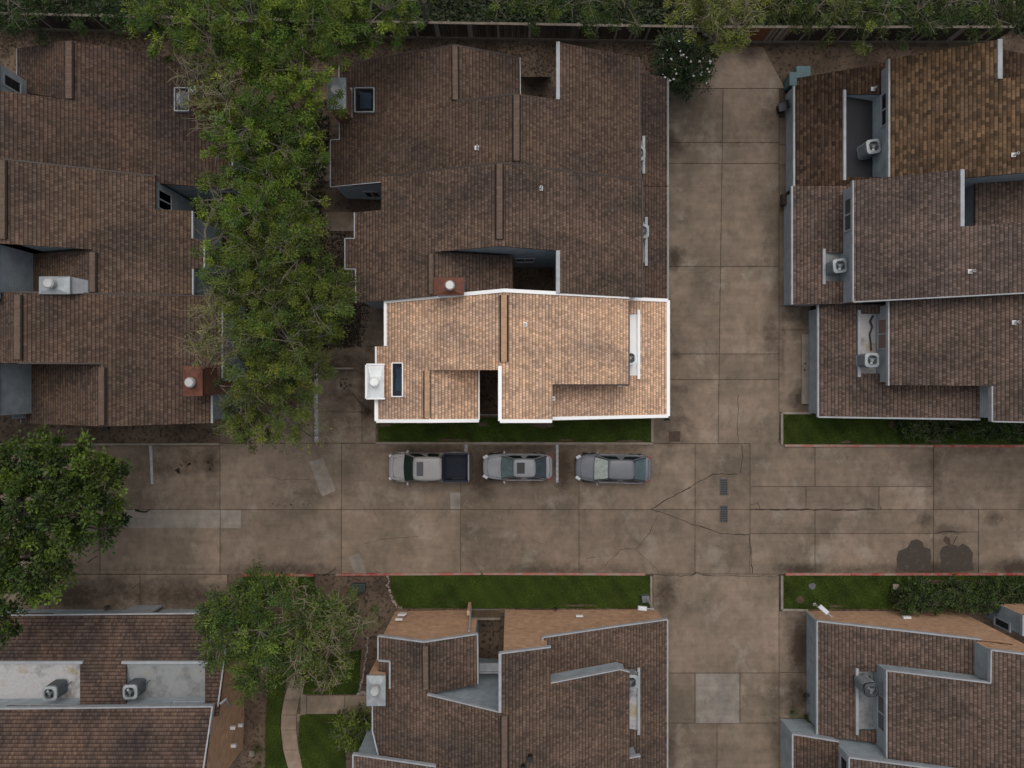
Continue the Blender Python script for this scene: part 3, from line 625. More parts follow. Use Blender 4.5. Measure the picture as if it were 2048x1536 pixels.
# ---- centre block, north house
h = House('brown roofed townhouse north end of the middle row, brick chimney with grey metal cap', (960, 300), roof_brown, siding, brick_red, garage=roof_brown_a)
PL, PR = XP(1033, 7.5, S), XP(1033, 7.5, -S); PS = sub(PL, 910, 150, -S); PG = XP(1336, 2.5, -S)
h.slope(PL, [(678, 130), (909, 90), (912, 202), (1033, 187), (1033, 345), (661, 374), (661, 280), (679, 279)])
h.slope(PS, [(909, 90), (1040, 115), (1041, 190), (912, 203)])
h.slope(PR, [(1033, 187), (1116, 199), (1116, 84), (1278, 115), (1282, 372), (1033, 345)])
h.garage(PG, 1255, 1336, (142, 155), (372, 372), (1287, 280, 341), membrane_white)
h.fascia(PR, [(1116, 199), (1116, 84)], .2, .35, .05); h.fascia(PL, [(678, 130), (679, 279), (661, 280), (661, 374)], .08, .15); h.fascia(PL, [(661, 374), (765, 364)], .06, .15)
h.gutter(PG, [(1336, 155), (1336, 372)]); h.fascia(PS, [(1040, 115), (1041, 190)], .06, .15)
h.drip(PR, [(1278, 115), (1281, 360)]); h.drip(PL, [(912, 202), (1033, 187)]); h.drip(PL, [(678, 130), (909, 90)]); h.drip(PS, [(909, 90), (1040, 115)])  # drip adds the dark edge shade boards
h.ridge(PL, 1033, 190, 1033, 322)
h.ridge(PL, 910, 93, 911, 200, .3)
h.chimney(655, 155, 692, 218, 5.5, (671, 182), .26)
h.trim.board(PL.hit(703, 177), PL.hit(703, 236), .14, .05, .12); h.trim.board(PL.hit(703, 236), PL.hit(680, 240), .14, .05, .12)
h.skylight(PL, 711, 178, 749, 226); h.pipe(PL, 955, 296)
h.walls.face([P(1040, 152, .0), P(1102, 152, .0), P(1102, 152, 2.0), P(1040, 152, 2.0)])
p = P(692, 402, 2.2); h.window('S', P(700, 372, 3.2).y + .3 - .28, P(725, 380, 2).x, P(757, 380, 2).x, .6, 2.0, 2)
h.done(); C1 = h

# ---- centre block, middle house
h = House('brown roofed townhouse behind the highlighted one, rusty red chimney cap by its dark courtyard', (1010, 480), roof_brown_c, siding, brick_red, garage=roof_brown_a)
PL, PR = XP(999, 7.95, S), XP(999, 7.95, -S); PS = sub(PL, 866, 545, -S); PG2 = XP(1336, 2.5, -S)
h.slope(PL, [(762, 352), (999, 325), (999, 492), (866, 504), (866, 592), (712, 606), (711, 538), (690, 538), (690, 477), (709, 477), (709, 425), (762, 420)])
h.slope(PS, [(866, 503), (1026, 512), (1026, 581), (866, 592)])
h.slope(PR, [(999, 325), (1285, 360), (1285, 595), (1116, 586), (1116, 501), (999, 492)])
h.garage(PG2, 1255, 1336, (373, 373), (596, 597), (1292, 442, 525), membrane_white)
h.fascia(PL, [(709, 425), (709, 477), (690, 477), (690, 538), (711, 538), (712, 606)], .08, .15)
h.gutter(PG2, [(1336, 373), (1336, 598)]); h.fascia(PR, [(1116, 586), (1116, 501)], .22, .35, .04)
h.drip(PL, [(762, 352), (999, 325)]); h.drip(PR, [(999, 325), (1285, 360)]); h.drip(PR, [(1285, 360), (1285, 590)])  # drip adds the dark edge shade boards
h.ridge(PL, 999, 328, 999, 478)
h.ridge(PL, 862, 508, 862, 588, .24)
h.chimney(868, 555, 928, 590, 7.6, (900, 571), .25, cap=cap_rust, body=siding, fm=flue_metal)
h.pipe(PR, 1082, 377)
c = PL.hit(999, 492); h.window('S', c.y + .18, P(1030, 520, 3.2).x, P(1070, 520, 3.2).x, 2.2, 3.4, 2)
h.done(); C2 = h

# ---- centre block, south house (highlight painted into its tan shingles and white edge)
h = House('tan shingled townhouse painted bright as if highlighted, thick white outline on its roof edge, beside the three parked cars', (1040, 720), roof_tan_highlit, siding, brick_tan, trim_white, ridge_tan, group=None)
PL, PR = XP(1008, 7.7, S), XP(1008, 7.7, -S); PS = sub(PL, 858, 790, -S); PG = XP(1336, 2.5, -S)
h.slope(PL, [(771, 604), (1008, 584), (1008, 740), (858, 740), (858, 841), (753, 841), (752, 693), (771, 692)], brick=('S',))
h.slope(PS, [(858, 739), (958, 739), (958, 840), (858, 841)], brick=('S',))
h.slope(PR, [(1008, 584), (1258, 597), (1258, 770), (1105, 770), (1105, 843), (1000, 843), (1000, 738), (1008, 738)], brick=('S',))
h.garage(PG, 1238, 1335, (597, 601), (834, 832), (1277, 627, 751), membrane_highlit, brick=('S', 'E'), curbm=trim_white)
h.slope(PG, [(1104, 768), (1238, 768), (1238, 834), (1104, 837)], to='g', brick=('S',))
h.fascia(PL, [(768, 605), (1008, 583)], .2, .2, .09, .05); h.fascia(PR, [(1008, 583), (1258, 596)], .2, .2, .09, .05); h.fascia(PG, [(1243, 597), (1336, 601), (1336, 832), (1103, 837)], .2, .2, .09)  # thick white boards added to trace the highlight outline
h.fascia(PL, [(858, 842), (753, 842)], .2, .2, .09); h.fascia(PS, [(858, 842), (958, 841)], .2, .2, .09); h.fascia(PL, [(753, 842), (753, 795)], .2, .2, .09); h.fascia(PL, [(752, 732), (752, 693)], .1, .2, .05); h.fascia(PL, [(771, 692), (771, 604)], .16, .2, .09)  # further boards of the white highlight outline
h.fascia(PR, [(1104, 842), (1000, 842)], .2, .2, .09); h.fascia(PR, [(1000, 842), (1000, 732)], .2, .3, .05); h.fascia(PS, [(958, 739), (958, 840)], .07, .2, .03)
h.drip(PR, [(1258, 602), (1258, 770), (1105, 770)]); h.ridge(PL, 1008, 590, 1008, 724); h.ridge(PL, 854, 742, 854, 836, .26)  # drip adds a dark edge shade board
h.chimney(735, 731, 768, 795, 5.5, (749, 764), .26, orange_side, cap_white, flue_white)
h.trim.board(P(779, 731, 4.6), P(779, 794, 4.6), .1, .5, .06)
h.trim.board(P(733, 730, 5.44), P(733, 797, 5.44), .12, .12, .1); h.trim.board(P(733, 797, 5.44), P(770, 797, 5.44), .1, .12, .1); h.trim.board(P(733, 729, 5.44), P(770, 729, 5.44), .1, .12, .1)  # white rim added round the cap, continuing the highlight outline
h.skylight(PL, 785, 726, 806, 793); h.pipe(PR, 1050, 649, trim_white); h.pipe(PG, 1239, 769, trim_white, .05); h.pipe(PG, 1106, 797, trim_white, .05)
b = MB(); b.board(P(958, 827, 0), P(1000, 827, 0), .06, 0, 1.8); b.build('courtyard_fence', plain('grey_boards', (.16, .15, .13), .9), h.root)
h.done(); C3 = h

# ---- left block
h = House('brown roofed townhouse at the north end of the left row, partly under feathery trees', (220, 260), roof_brown_a, siding, brick_red)
PM, PW = XP(-6, 7.3, -S), XP(-6, 7.3, S); PS = sub(PM, 138, 140, S)
h.slope(PM, [(138, 80), (345, 115), (402, 126), (403, 232), (465, 244), (465, 378), (310, 366), (-6, 345), (-6, 180), (138, 199)])
h.slope(PS, [(34, 97), (138, 80), (138, 199), (34, 182)])
h.slope(PW, [(-6, 180), (-6, 345), (-260, 330), (-260, 200)])
PWW = PW; h.slope(PM, [(-30, 112), (-4, 116), (-4, 182), (-30, 178)])
h.fascia(PM, [(403, 232), (465, 244), (465, 378)], .12, .16); h.fascia(PS, [(34, 97), (34, 182)], .05, .15)
h.ridge(PM, 139, 84, 139, 198, .36)
h.chimney(380, 160, 417, 212, 5.4, (391, 181), .26, brick_red, cap_rust); h.skylight(PM, 352, 178, 380, 224)
h.window('E', PM.hit(-4, 150).x - .17, P(0, 152, 6.2).y, P(0, 178, 6.2).y, 5.3, 6.7, 1)
c = PM.hit(400, 375); h.window('S', c.y + .18, P(470, 385, 2).x, P(440, 385, 2).x, 1.0, 2.2, 2)
h.done()
h = House('brown roofed townhouse in the middle of the left row, with white boxed chimney', (200, 450), roof_brown_b, siding, siding)
PM, PW = XP(6, 7.9, -S), XP(6, 7.9, S); PS = sub(PM, 186, 545, S)
h.slope(PM, [(6, 318), (310, 352), (310, 418), (385, 422), (385, 477), (409, 480), (409, 536), (386, 538), (386, 588), (186, 588), (186, 499), (6, 487)])
h.slope(PS, [(62, 508), (186, 499), (186, 588), (62, 588)])
h.slope(PW, [(6, 318), (6, 487), (-260, 480), (-260, 340)])
h.slope(PW, [(-6, 487), (-6, 602), (-260, 602), (-260, 480)])
h.fascia(PM, [(385, 422), (385, 477)], .12, .16); h.fascia(PM, [(409, 480), (409, 536)], .12, .16); h.fascia(PM, [(386, 538), (386, 602)], .12, .16)
h.drip(PM, [(6, 318), (310, 352)]); h.ridge(PM, 6, 321, 6, 478); h.ridge(PM, 186, 505, 186, 584)  # drip adds a dark edge shade board
h.chimney(78, 553, 140, 588, 7.4, (100, 567), .27, cap_metal, cap_metal, flue_metal)
b = MB(); b.hexa([P(138, 553, 6.2), P(138, 588, 6.2), P(178, 586, 6.1), P(178, 561, 6.1)][::-1], [P(138, 553, 7.3), P(138, 588, 7.3), P(178, 586, 6.35), P(178, 561, 6.35)][::-1]); b.build('chimney_shroud', siding_mat('white_shroud', (.4, .42, .44)), h.root)
c = PM.hit(310, 385); h.window('E', c.x - .2, P(310, 380, 4.2).y, P(310, 420, 4.2).y, 3.0, 4.6, 2)
c = PW.hit(-6, 550); h.window('E', P(20, 0, 5.7).x + .02, P(0, 515, 5).y, P(0, 580, 5).y, 4.2, 5.6, 2)
h.walls.face([P(20, 508, 5.7), P(20, 600, 5.7), Vector((P(20, 0, 5.7).x, P(0, 600, 5.7).y, 0)), Vector((P(20, 0, 5.7).x, P(0, 508, 5.7).y, 0))])
h.done()
h = House('brown roofed townhouse at the south end of the left row, with rusty red chimney cap', (240, 720), roof_brown, siding, brick_red)
PM, PW = XP(36, 7.7, -S), XP(36, 7.7, S); PS = sub(PM, 204, 790, S)
h.slope(PM, [(36, 584), (445, 592), (445, 756), (424, 791), (424, 846), (204, 853), (204, 727), (36, 726)])
h.slope(PS, [(42, 727), (204, 727), (204, 853), (42, 846)])
h.slope(PW, [(36, 584), (36, 726), (-260, 726), (-260, 592)]); h.slope(PW, [(-4, 726), (-4, 838), (-260, 838), (-260, 726)])
h.walls.face([P(24, 727, 5.2), P(24, 838, 5.2), Vector((P(24, 0, 5.2).x, P(0, 838, 5.2).y, 0)), Vector((P(24, 0, 5.2).x, P(0, 727, 5.2).y, 0))])
h.fascia(PM, [(445, 592), (445, 756)], .1, .16); h.fascia(PM, [(424, 791), (424, 846)], .14, .16); h.fascia(PS, [(42, 727), (42, 846)], .05, .15)
h.drip(PM, [(36, 584), (445, 592)]); h.drip(PM, [(36, 726), (204, 727)]); h.ridge(PM, 36, 590, 36, 719, .34); h.ridge(PM, 204, 735, 204, 850, .32)  # drip adds the dark edge shade boards
h.chimney(366, 732, 405, 792, 6.2, (381, 765), .27, brick_red, cap_rust, flue_metal)
h.window('E', P(24, 0, 5.2).x + .02, P(0, 742, 4.6).y, P(0, 808, 4.6).y, 3.7, 5.2, 2)
b = MB(); b.box(tuple(P(213, 855, 3.0)), (.3, .25, .2)); b.build('wall_light', black_plastic, h.root)
h.downspout(P(424, 838, 2.5), P(468, 832, .4))
h.done()

# ---- right block
h = House('chestnut brown roofed townhouse at the north end of the right row, black equipment well', (1850, 240), roof_block, siding, garage=roof_block_dark)
PG = XP(1588, 2.0, S); PU = XP(1778, 4.9, S); PS = XP(2003, 5.2, .25)
h.garage(PG, 1800, 1588, (121, 157), (372, 372), (1688, 188, 354), membrane_black, ins={'W': .28}, depth=.25)
h.slope(PU, [(1778, 118), (1999, 79), (1999, 158), (2110, 142), (2110, 340), (1922, 356), (1778, 376)])
h.slope(XP(2110, PU.hit(2110, 240).z, -S), [(2110, 142), (2300, 170), (2300, 330), (2110, 340)])
h.slope(PS, [(2002, 98), (2300, 160), (2300, 200), (2002, 165)], to='g')
h.fascia(PU, [(1778, 118), (1778, 356)], .12, .25); h.fascia(PU, [(1999, 158), (1999, 79)], .26, .35, .06); h.fascia(PG, [(1588, 157), (1588, 372)], .14, .16)
xw = PU.hit(1778, 250).x + .18
h.window('W', xw, P(0, 183, 4.3).y, P(0, 250, 4.3).y, 3.75, 4.7, 2, glass_dark)
h.pipe(PU, 2028, 310, pvc); h.pipe(PG, 1747, 178, pvc, .05)
h.done()
h = House('mauve grey roofed townhouse in the middle of the right row, small sunken well with condenser', (1880, 480), roof_mauve, siding, garage=roof_grey)
PG = XP(1584, 2.0, S); PU = XP(1706, 4.6, S)
h.garage(PG, 1722, 1584, (372, 372), (607, 609), (1647, 505, 562), membrane_grey, ins={'W': .28})
h.slope(PU, [(1706, 361), (1924, 339), (1924, 453), (2110, 440), (2110, 583), (1706, 606)])
h.slope(XP(2110, PU.hit(2110, 500).z, -S), [(2110, 440), (2300, 455), (2300, 575), (2110, 583)])
h.slope(XP(1951, 4.6, .3), [(1951, 355), (2300, 330), (2300, 470), (1951, 465)], to='g')
h.fascia(PU, [(1706, 361), (1706, 603)], .1, .22); h.fascia(PU, [(1924, 453), (1924, 339)], .22, .32, .05); h.fascia(PU, [(1706, 604), (2110, 583)], .08, .2, .03); h.fascia(PG, [(1584, 372), (1584, 609)], .14, .16)
xw = PU.hit(1706, 450).x + .18
h.window('W', xw, P(0, 394, 3.9).y, P(0, 461, 3.9).y, 3.2, 4.25, 2, glass_green)
h.window('W', P(1951, 0, 3.6).x - .02, P(0, 362, 3.6).y, P(0, 450, 3.6).y, 1.2, 3.9, 4, glass_dark)
h.pipe(PU, 1941, 543, pvc)
h.done()
h = House('grey brown roofed townhouse at south end of the right row, white well beside its window', (1880, 720), roof_grey, siding, garage=roof_grey)
PG = XP(1636, 2.0, S); PU = XP(1777, 4.5, S)
h.garage(PG, 1800, 1636, (609, 609), (836, 834), (1717, 627, 747), membrane_white, ins={'W': .28})
h.slope(PG, [(1800, 768), (1962, 768), (1962, 839), (1800, 836)], to='g')
h.slope(PU, [(1777, 602), (2110, 586), (2110, 846), (1984, 843), (1984, 772), (1777, 770)], brick=('S',))
h.slope(XP(2110, PU.hit(2110, 700).z, -S), [(2110, 586), (2300, 590), (2300, 830), (2110, 846)])
h.fascia(PU, [(1777, 602), (1777, 771)], .1, .22); h.fascia(PG, [(1636, 609), (1636, 834), (1960, 839)], .12, .16); h.fascia(PU, [(1984, 772), (1984, 843)], .1, .25); h.fascia(PU, [(1984, 843), (2110, 846)], .08, .18)
xw = PU.hit(1777, 700).x + .18
h.window('W', xw, P(0, 636, 3.7).y, P(0, 699, 3.7).y, 3.0, 4.15, 2, blind_tan)
h.pipe(PU, 2029, 645, pvc)
b = MB(); pts = [Vector((P(1752 + dx, y, 3.4).x, P(0, y, 3.4).y, PG.hit(1717, 690).z + .03)) for dx, y in ((4, 630), (-2, 640), (2, 652), (-3, 668), (-1, 684), (0, 700))]
b.tube(pts, .07, .05, 8); b.build('refrigerant_line', black_plastic, h.root)
h.done()

# ---- bottom-left house (ridge runs east-west)
h = House('dark streaked roof townhouse with two condensers in white and grey wells, lower left corner', (220, 1420), roof_brown_y, siding, brick_tan)
PG = Plane('Y', 1229, 2.4, -S); PU = Plane('Y', 1415, 5.0, -S)
h.garage(PG, 1432, 1228, (-260, -260), (436, 461), [(1324, -120, 160), (1326, 252, 410)], [membrane_white, membrane_grey], swap=True, brick=('E',), ins={'N': .5, 'E': .1})
h.slope(PU, [(-260, 1420), (425, 1413), (409, 1545), (392, 1640), (-260, 1650)], brick=('E',))
h.fascia(PG, [(-260, 1233), (461, 1226)], .1, .16); h.fascia(PG, [(461, 1226), (436, 1412)], .1, .2); h.fascia(PU, [(-260, 1420), (425, 1413), (392, 1640)], .1, .22)
yw = PU.hit(300, 1415).y - .18
h.window('N', yw, P(335, 0, 4.4).x, P(405, 0, 4.4).x, 3.9, 4.75, 2, blind_tan)
h.window('N', yw, P(8, 0, 4.6).x, P(150, 0, 4.6).x, 4.3, 4.85, 3, glass_dark)
h.downspout(P(440, 1408, 4.6), P(452, 1398, 4.3)); h.downspout(P(452, 1398, 4.3), P(460, 1412, 2.0))
for q in ((480, 1450, .9), (466, 1491, 2.0), (461, 1455, 2.1)):
    b = MB(); p = P(*q); b.box((-17.52, p.y, q[2]), (.3, .2, .18)); b.build('wall_vent', pvc, h.root)
b = MB(); b.box(tuple(P(279, 1222, 1.1)), (1.9, .12, 2.0)); b.build('garage_door', trim_grey, h.root)
h.done()

# ---- bottom-centre house
h = House('brown roofed townhouse with tan brick gable facing the lawn, bottom centre', (1020, 1400), roof_brown_c, siding, brick_tan)
PL, PR = XP(1010, 7.7, S), XP(1010, 7.7, -S); PS = sub(PL, 848, 1330, -S); PG = XP(1335, 2.4, -.37)
h.slope(PL, [(756, 1272), (848, 1284), (854, 1389), (1010, 1427), (1010, 1620), (760, 1620), (757, 1512), (745, 1462), (745, 1410), (756, 1390)], brick=lambda a, b: side(a, b) == 'N' and a.y > P(0, 1330, 5).y)
h.slope(PS, [(848, 1284), (955, 1268), (956, 1368), (854, 1389)], brick=('N',), wall=False)
q = ccw([PS.hit(*p) for p in [(848, 1284), (955, 1268), (956, 1368), (854, 1389)]]); h.wallring(PS, q, -.04, .18, ('N',))
h.slope(PR, [(1010, 1427), (1000, 1425), (1000, 1307), (1102, 1294), (1102, 1366), (1240, 1339), (1259, 1344), (1259, 1620), (1010, 1620)], wall=False)
h.wallring(PR, ccw([PR.hit(*p) for p in [(1000, 1307), (1102, 1294), (1102, 1430), (1000, 1430)]]), -.04, .18, ('N',))
h.wallring(PR, ccw([PR.hit(*p) for p in [(1030, 1620), (1030, 1380), (1240, 1339), (1259, 1344), (1259, 1620)]]), -.04, .18, ())
h.slope(PG, [(1085, 1275), (1245, 1251.3), (1245, 1350), (1085, 1372)], to='g', brick=('N',))
h.garage(PG, 1245, 1335, (1251.3, 1239), (1620, 1620), (1277, 1342, 1461), membrane_white, brick=('N',), ins=.18)
h.fascia(PL, [(756, 1272), (848, 1284)], .1, .2); h.fascia(PS, [(848, 1284), (955, 1268), (956, 1368)], .1, .2); h.fascia(PL, [(756, 1272), (756, 1320)], .1, .16); h.fascia(PL, [(745, 1412), (745, 1462), (757, 1512)], .1, .16)
h.fascia(PL, [(854, 1389), (1000, 1424.5)], .08, .22); h.fascia(PR, [(1000, 1425), (1000, 1307)], .16, .3); h.fascia(PR, [(1000, 1307), (1102, 1294)], .1, .22); h.fascia(PR, [(1102, 1366), (1240, 1339), (1259, 1344)], .08, .22)
h.fascia(PG, [(1085, 1275), (1246, 1251)], .1, .2); h.fascia(PG, [(1085, 1275), (1087, 1292)], .14, .25)
h.fascia(PG, [(1244, 1251.5), (1335, 1239), (1335, 1620)], .1, .2)
h.ridge(PL, 1009, 1432, 1009, 1580); h.ridge(PL, 851, 1292, 852, 1378, .3)
h.chimney(733, 1351, 771, 1412, 5.6, (750, 1381), .26, brick_tan, cap_metal)
h.trim.board(PL.hit(780, 1322), PL.hit(780, 1376), .1, .05, .1); h.trim.board(PL.hit(780, 1322), PL.hit(757, 1320), .1, .05, .1)
h.pipe(PR, 1060, 1511, black_plastic, .13); h.pipe(PR, 1046, 1531, black_plastic, .13)
for i, q in enumerate(((806, 1230, 1.2), (803, 1233, 1.4), (798, 1246, 2.2), (1159, 1237, 1.6), (1111, 1214, .2))):
    b = MB(); p = P(*q); yy = P(0, 1217, 0).y + .0; b.box((p.x, P(0, 1217, 0).y + .06, 45 - (768 - q[1]) * 0 - 45 + q[2]), (.45 if i != 4 else .12, .12, .18 if i != 4 else .5)); b.build('wall_vent', pvc if i != 4 else black_plastic, h.root)
h.downspout(P(938, 1262, 4.3), P(942, 1212, .3))
b = MB(); b.box(tuple(P(978, 1334, 3.0)), (1.2, .5, .1)); b.box(tuple(P(978, 1343, 3.0)), (1.2, .08, .4)); b.build('courtyard_ledge', trim_grey, h.root)
h.done()
h = House('brown roofed townhouse cut by the bottom edge, south of the brick gable house', (980, 1640), roof_grey, siding, brick_tan)
PL2 = XP(706, 4.9, .30); PR2 = XP(1281, 4.6, -.33)
h.slope(PL2, [(706, 1509), (872, 1533), (1000, 1556), (1000, 1720), (706, 1720)])
h.slope(PR2, [(1000, 1556), (1152, 1534), (1281, 1512), (1281, 1720), (1000, 1720)])
h.fascia(PL2, [(706, 1560), (706, 1509), (872, 1533)], .1, .22); h.fascia(PR2, [(1150, 1534), (1281, 1512)], .1, .22)
h.done()

# ---- bottom-right house
h = House('grey brown roofed townhouse with tan brick side wall, lower right behind the hedge', (1850, 1400), roof_grey, siding, brick_tan)
PG = XP(1634, 2.0, S); PU = XP(1773, 4.6, S)
h.garage(PG, 1795, 1634, (1260, 1242), (1492, 1470), (1713, 1343, 1461), membrane_grey, brick=('N',), ins={'W': .2, 'N': .05})
h.slope(PG, [(1795, 1260), (1962, 1279), (1962, 1352), (1795, 1345)], to='g', wall=False)
h.wallring(PG, ccw([PG.hit(*p) for p in [(1795, 1260), (2030, 1288), (2030, 1352), (1795, 1345)]]), -.04, .05, ('N',))
h.slope(PU, [(1773, 1341), (1981, 1366), (1982, 1300), (2110, 1316), (2110, 1640), (1773, 1520)], wall=False)
h.wallring(PU, ccw([PU.hit(*p) for p in [(1773, 1341), (1990, 1367), (2110, 1380), (2110, 1640), (1773, 1520)]]), -.04, .18, ())
h.wallring(PU, ccw([PU.hit(*p) for p in [(1982, 1300), (2110, 1316), (2110, 1390), (1982, 1370)]]), -.04, .06, ('N',))
h.fascia(PG, [(1962, 1279), (1634, 1242), (1634, 1470)], .12, .2); h.fascia(PU, [(1773, 1520), (1773, 1341), (1981, 1366), (1982, 1300), (2110, 1316)], .1, .22)
xw = PU.hit(1773, 1400).x + .18
h.window('W', xw, P(0, 1394, 4).y, P(0, 1466, 4).y, 3.3, 4.25, 2, plain('dim_glass', (.09, .085, .09), .2, dirt=.1))
b = MB(); b.box((P(1806, 1240, 1.0).x, P(0, 1221, 0).y + .03, 1.4), (.5, .14, .2)); b.build('wall_vent', pvc, h.root)
h.downspout(P(1612, 1222, .3), P(1634, 1242, 1.9))
h.done()
h = House('mauve roofed townhouse cut by the bottom right corner, low garage projecting left', (1850, 1640), roof_mauve, siding, garage=roof_brown)
PG = XP(1585, 2.0, S); PU = XP(1698, 4.6, S)
h.slope(PG, [(1585, 1468), (1678, 1483), (1690, 1700), (1585, 1700)], to='g', ins=.05)
h.slope(PU, [(1698, 1515), (1895, 1541), (2110, 1572), (2110, 1700), (1698, 1700)])
h.fascia(PG, [(1678, 1483), (1585, 1468), (1585, 1700)], .12, .2); h.fascia(PU, [(1698, 1700), (1698, 1515), (1895, 1541)], .1, .22)
h.window('W', PU.hit(1698, 1540).x + .18, P(0, 1520, 4).y, P(0, 1560, 4).y, 3.2, 4.2, 1)
h.done()
h = House('pale blue house corner with dark window at the right edge beyond the hedge', (2060, 1290), roof_grey, siding, brick_tan)
PX = XP(2052, 3.4, S)
h.slope(PX, [(2046, 1230), (2300, 1250), (2300, 1300), (2046, 1272)], brick=('N',), ins=.02)
h.fascia(PX, [(2046, 1272), (2046, 1230)], .12, .2)
h.window('W', PX.hit(2046, 1250).x - .0, P(0, 1243, 2).y, P(0, 1262, 2).y, .9, 2.3, 1)
h.done()

# ------------------------------------------------------------------ condensers (air conditioners)
def make_ac(label, loc, rz, body=ac_grey, slat=ac_slat, w=.85, hgt=1.15):
    t = thing('air_conditioner', label, 'air conditioner', loc, rz, 'condensers in the roof wells', local=True)
    def rr(s, z, n=5, r=.2):
        out = []
        for cx, cy, a0 in ((1, 1, 0), (-1, 1, 90), (-1, -1, 180), (1, -1, 270)):
            for i in range(n):
                a = R(a0 + 90 * i / (n - 1)); out.append(Vector((cx * (s / 2 - r) + r * math.cos(a), cy * (s / 2 - r) + r * math.sin(a), z)))
        return out
    b = MB(); b.hexa(rr(w * .94, .05), rr(w * .94, hgt - .14), 0); b.hexa(rr(w * 1.0, 0), rr(w * 1.0, .06), 0)
    for i in range(10): z = .12 + i * (hgt - .3) / 10; b.hexa(rr(w * .98, z), rr(w * .98, z + .02), 1)
    b.build('cabinet', [body, slat], t)
    tp = MB(); n = 32; o = rr(w, hgt - .14); ring = []
    ins_r = w * .37
    o2 = [p + Vector((0, 0, .1)) for p in o]
    inner = [Vector((ins_r * math.cos(math.atan2(p.y, p.x)), ins_r * math.sin(math.atan2(p.y, p.x)), hgt)) for p in o]
    inner2 = [p - Vector((0, 0, .12)) for p in inner]; k = len(o)
    for A, B in ((o, o2), (o2, inner), (inner, inner2)):
        for i in range(k): j = (i + 1) % k; tp.face([A[i], A[j], B[j], B[i]])
    tp.build('top_cover', body, t, smooth=False)
    f = MB(); f.cyl((0, 0, hgt - .15), ins_r * .99, .02, 28); fo = f.build('fan_well', black_plastic, t)
    f = MB(); f.cyl((0, 0, hgt - .12), .11, .08, 14)
    for i in range(3):
        a = i * math.pi * 2 / 3 + .4; u = Vector((math.cos(a), math.sin(a), 0)); v = Vector((-u.y, u.x, 0))
        f.face([u * .09 - v * .05 + Vector((0, 0, hgt - .1)), u * ins_r * .8 - v * .09 + Vector((0, 0, hgt - .11)), u * ins_r * .8 + v * .06 + Vector((0, 0, hgt - .06)), u * .09 + v * .05 + Vector((0, 0, hgt - .07))])
    f.build('fan', fan_metal, t)
    gr = MB()
    for r in (.3, .55, .8, 1.0):
        m = 24; pts = [Vector((ins_r * r * math.cos(6.2832 * i / m), ins_r * r * math.sin(6.2832 * i / m), hgt + .005)) for i in range(m + 1)]; gr.tube(pts, .004, .004, 4, cap=False)
    gr.build('fan_guard', slat, t)
    pp = MB(); pp.tube([(w / 2 - .02, .1, .3), (w / 2 + .12, .12, .25), (w / 2 + .2, .25, .05)], .025, .025, 6); pp.build('pipe', black_plastic, t)
    return t
def well_z(pl, px, py): return pl.hit(px, py).z - .03
ac0 = make_ac('pale grey condenser standing on the black roof well', (0, 0, 0), 0); 
def place(px, py, z, rz, label, src, first=False, sc_=None):
    p = P(px, py, z + 1.15)                     # survey point is the middle of the fan
    loc = (p.x, p.y, z)
    if first: src.location = loc; src.rotation_euler = (0, 0, rz); src['label'] = label; return src
    return dup(src, loc, rz, label, (sc_,) * 3 if sc_ else None)
place(1748, 292, XP(1588, 2.0, S).hit(1688, 270).z - .28, .15, 'pale grey condenser standing on the black roof well', ac0, True)
place(1681, 531, XP(1584, 2.0, S).hit(1647, 531).z - .03, .1, 'pale grey condenser in the small square well of the mauve roof', ac0)
place(1745, 720, XP(1636, 2.0, S).hit(1717, 690).z - .03, 0, 'pale grey condenser on the white well with the black hose bundle', ac0)
place(1277, 306, XP(1336, 2.5, -S).hit(1287, 306).z - .03, 0, 'condenser half hidden under the upper roof edge of the north house', ac0)
place(1284, 462, XP(1336, 2.5, -S).hit(1292, 480).z - .03, 0, 'condenser peeping out beside a white curb on the roof behind the tan one', ac0)
place(1262, 1365, XP(1335, 2.4, -.37).hit(1277, 1365).z - .03, 0, 'condenser at the end of the long white well on the brick gable house', ac0)
acw = make_ac('white condenser half under the tan roof edge in the bright white well', (0, 0, 0), 0, ac_highlit, ac_grey)
place(1260, 716, XP(1336, 2.5, -S).hit(1277, 716).z - .03, 0, 'white condenser half under the tan roof edge in the bright white well', acw, True)
acd = make_ac('dark sided condenser', (0, 0, 0), 0, ac_grey, ac_dark)
PGB = Plane('Y', 1229, 2.4, -S)
place(98, 1388, PGB.hit(98, 1324).z - .03, .02, 'dark sided condenser on the stained white well', acd, True, None)
place(259, 1385, PGB.hit(259, 1326).z - .03, .03, 'dark sided condenser on the bare grey metal well', acd)
ack = make_ac('black topped tall condenser', (0, 0, 0), 0, ac_dark, ac_grey, .82, 1.4)
p = P(1744, 1381, XP(1634, 2.0, S).hit(1713, 1400).z + 1.37); ack.location = (p.x, p.y, XP(1634, 2.0, S).hit(1713, 1400).z - .03); ack.rotation_euler = (0, 0, .1)
ack['label'] = 'tall black topped condenser in the grey well of the lower right roof'

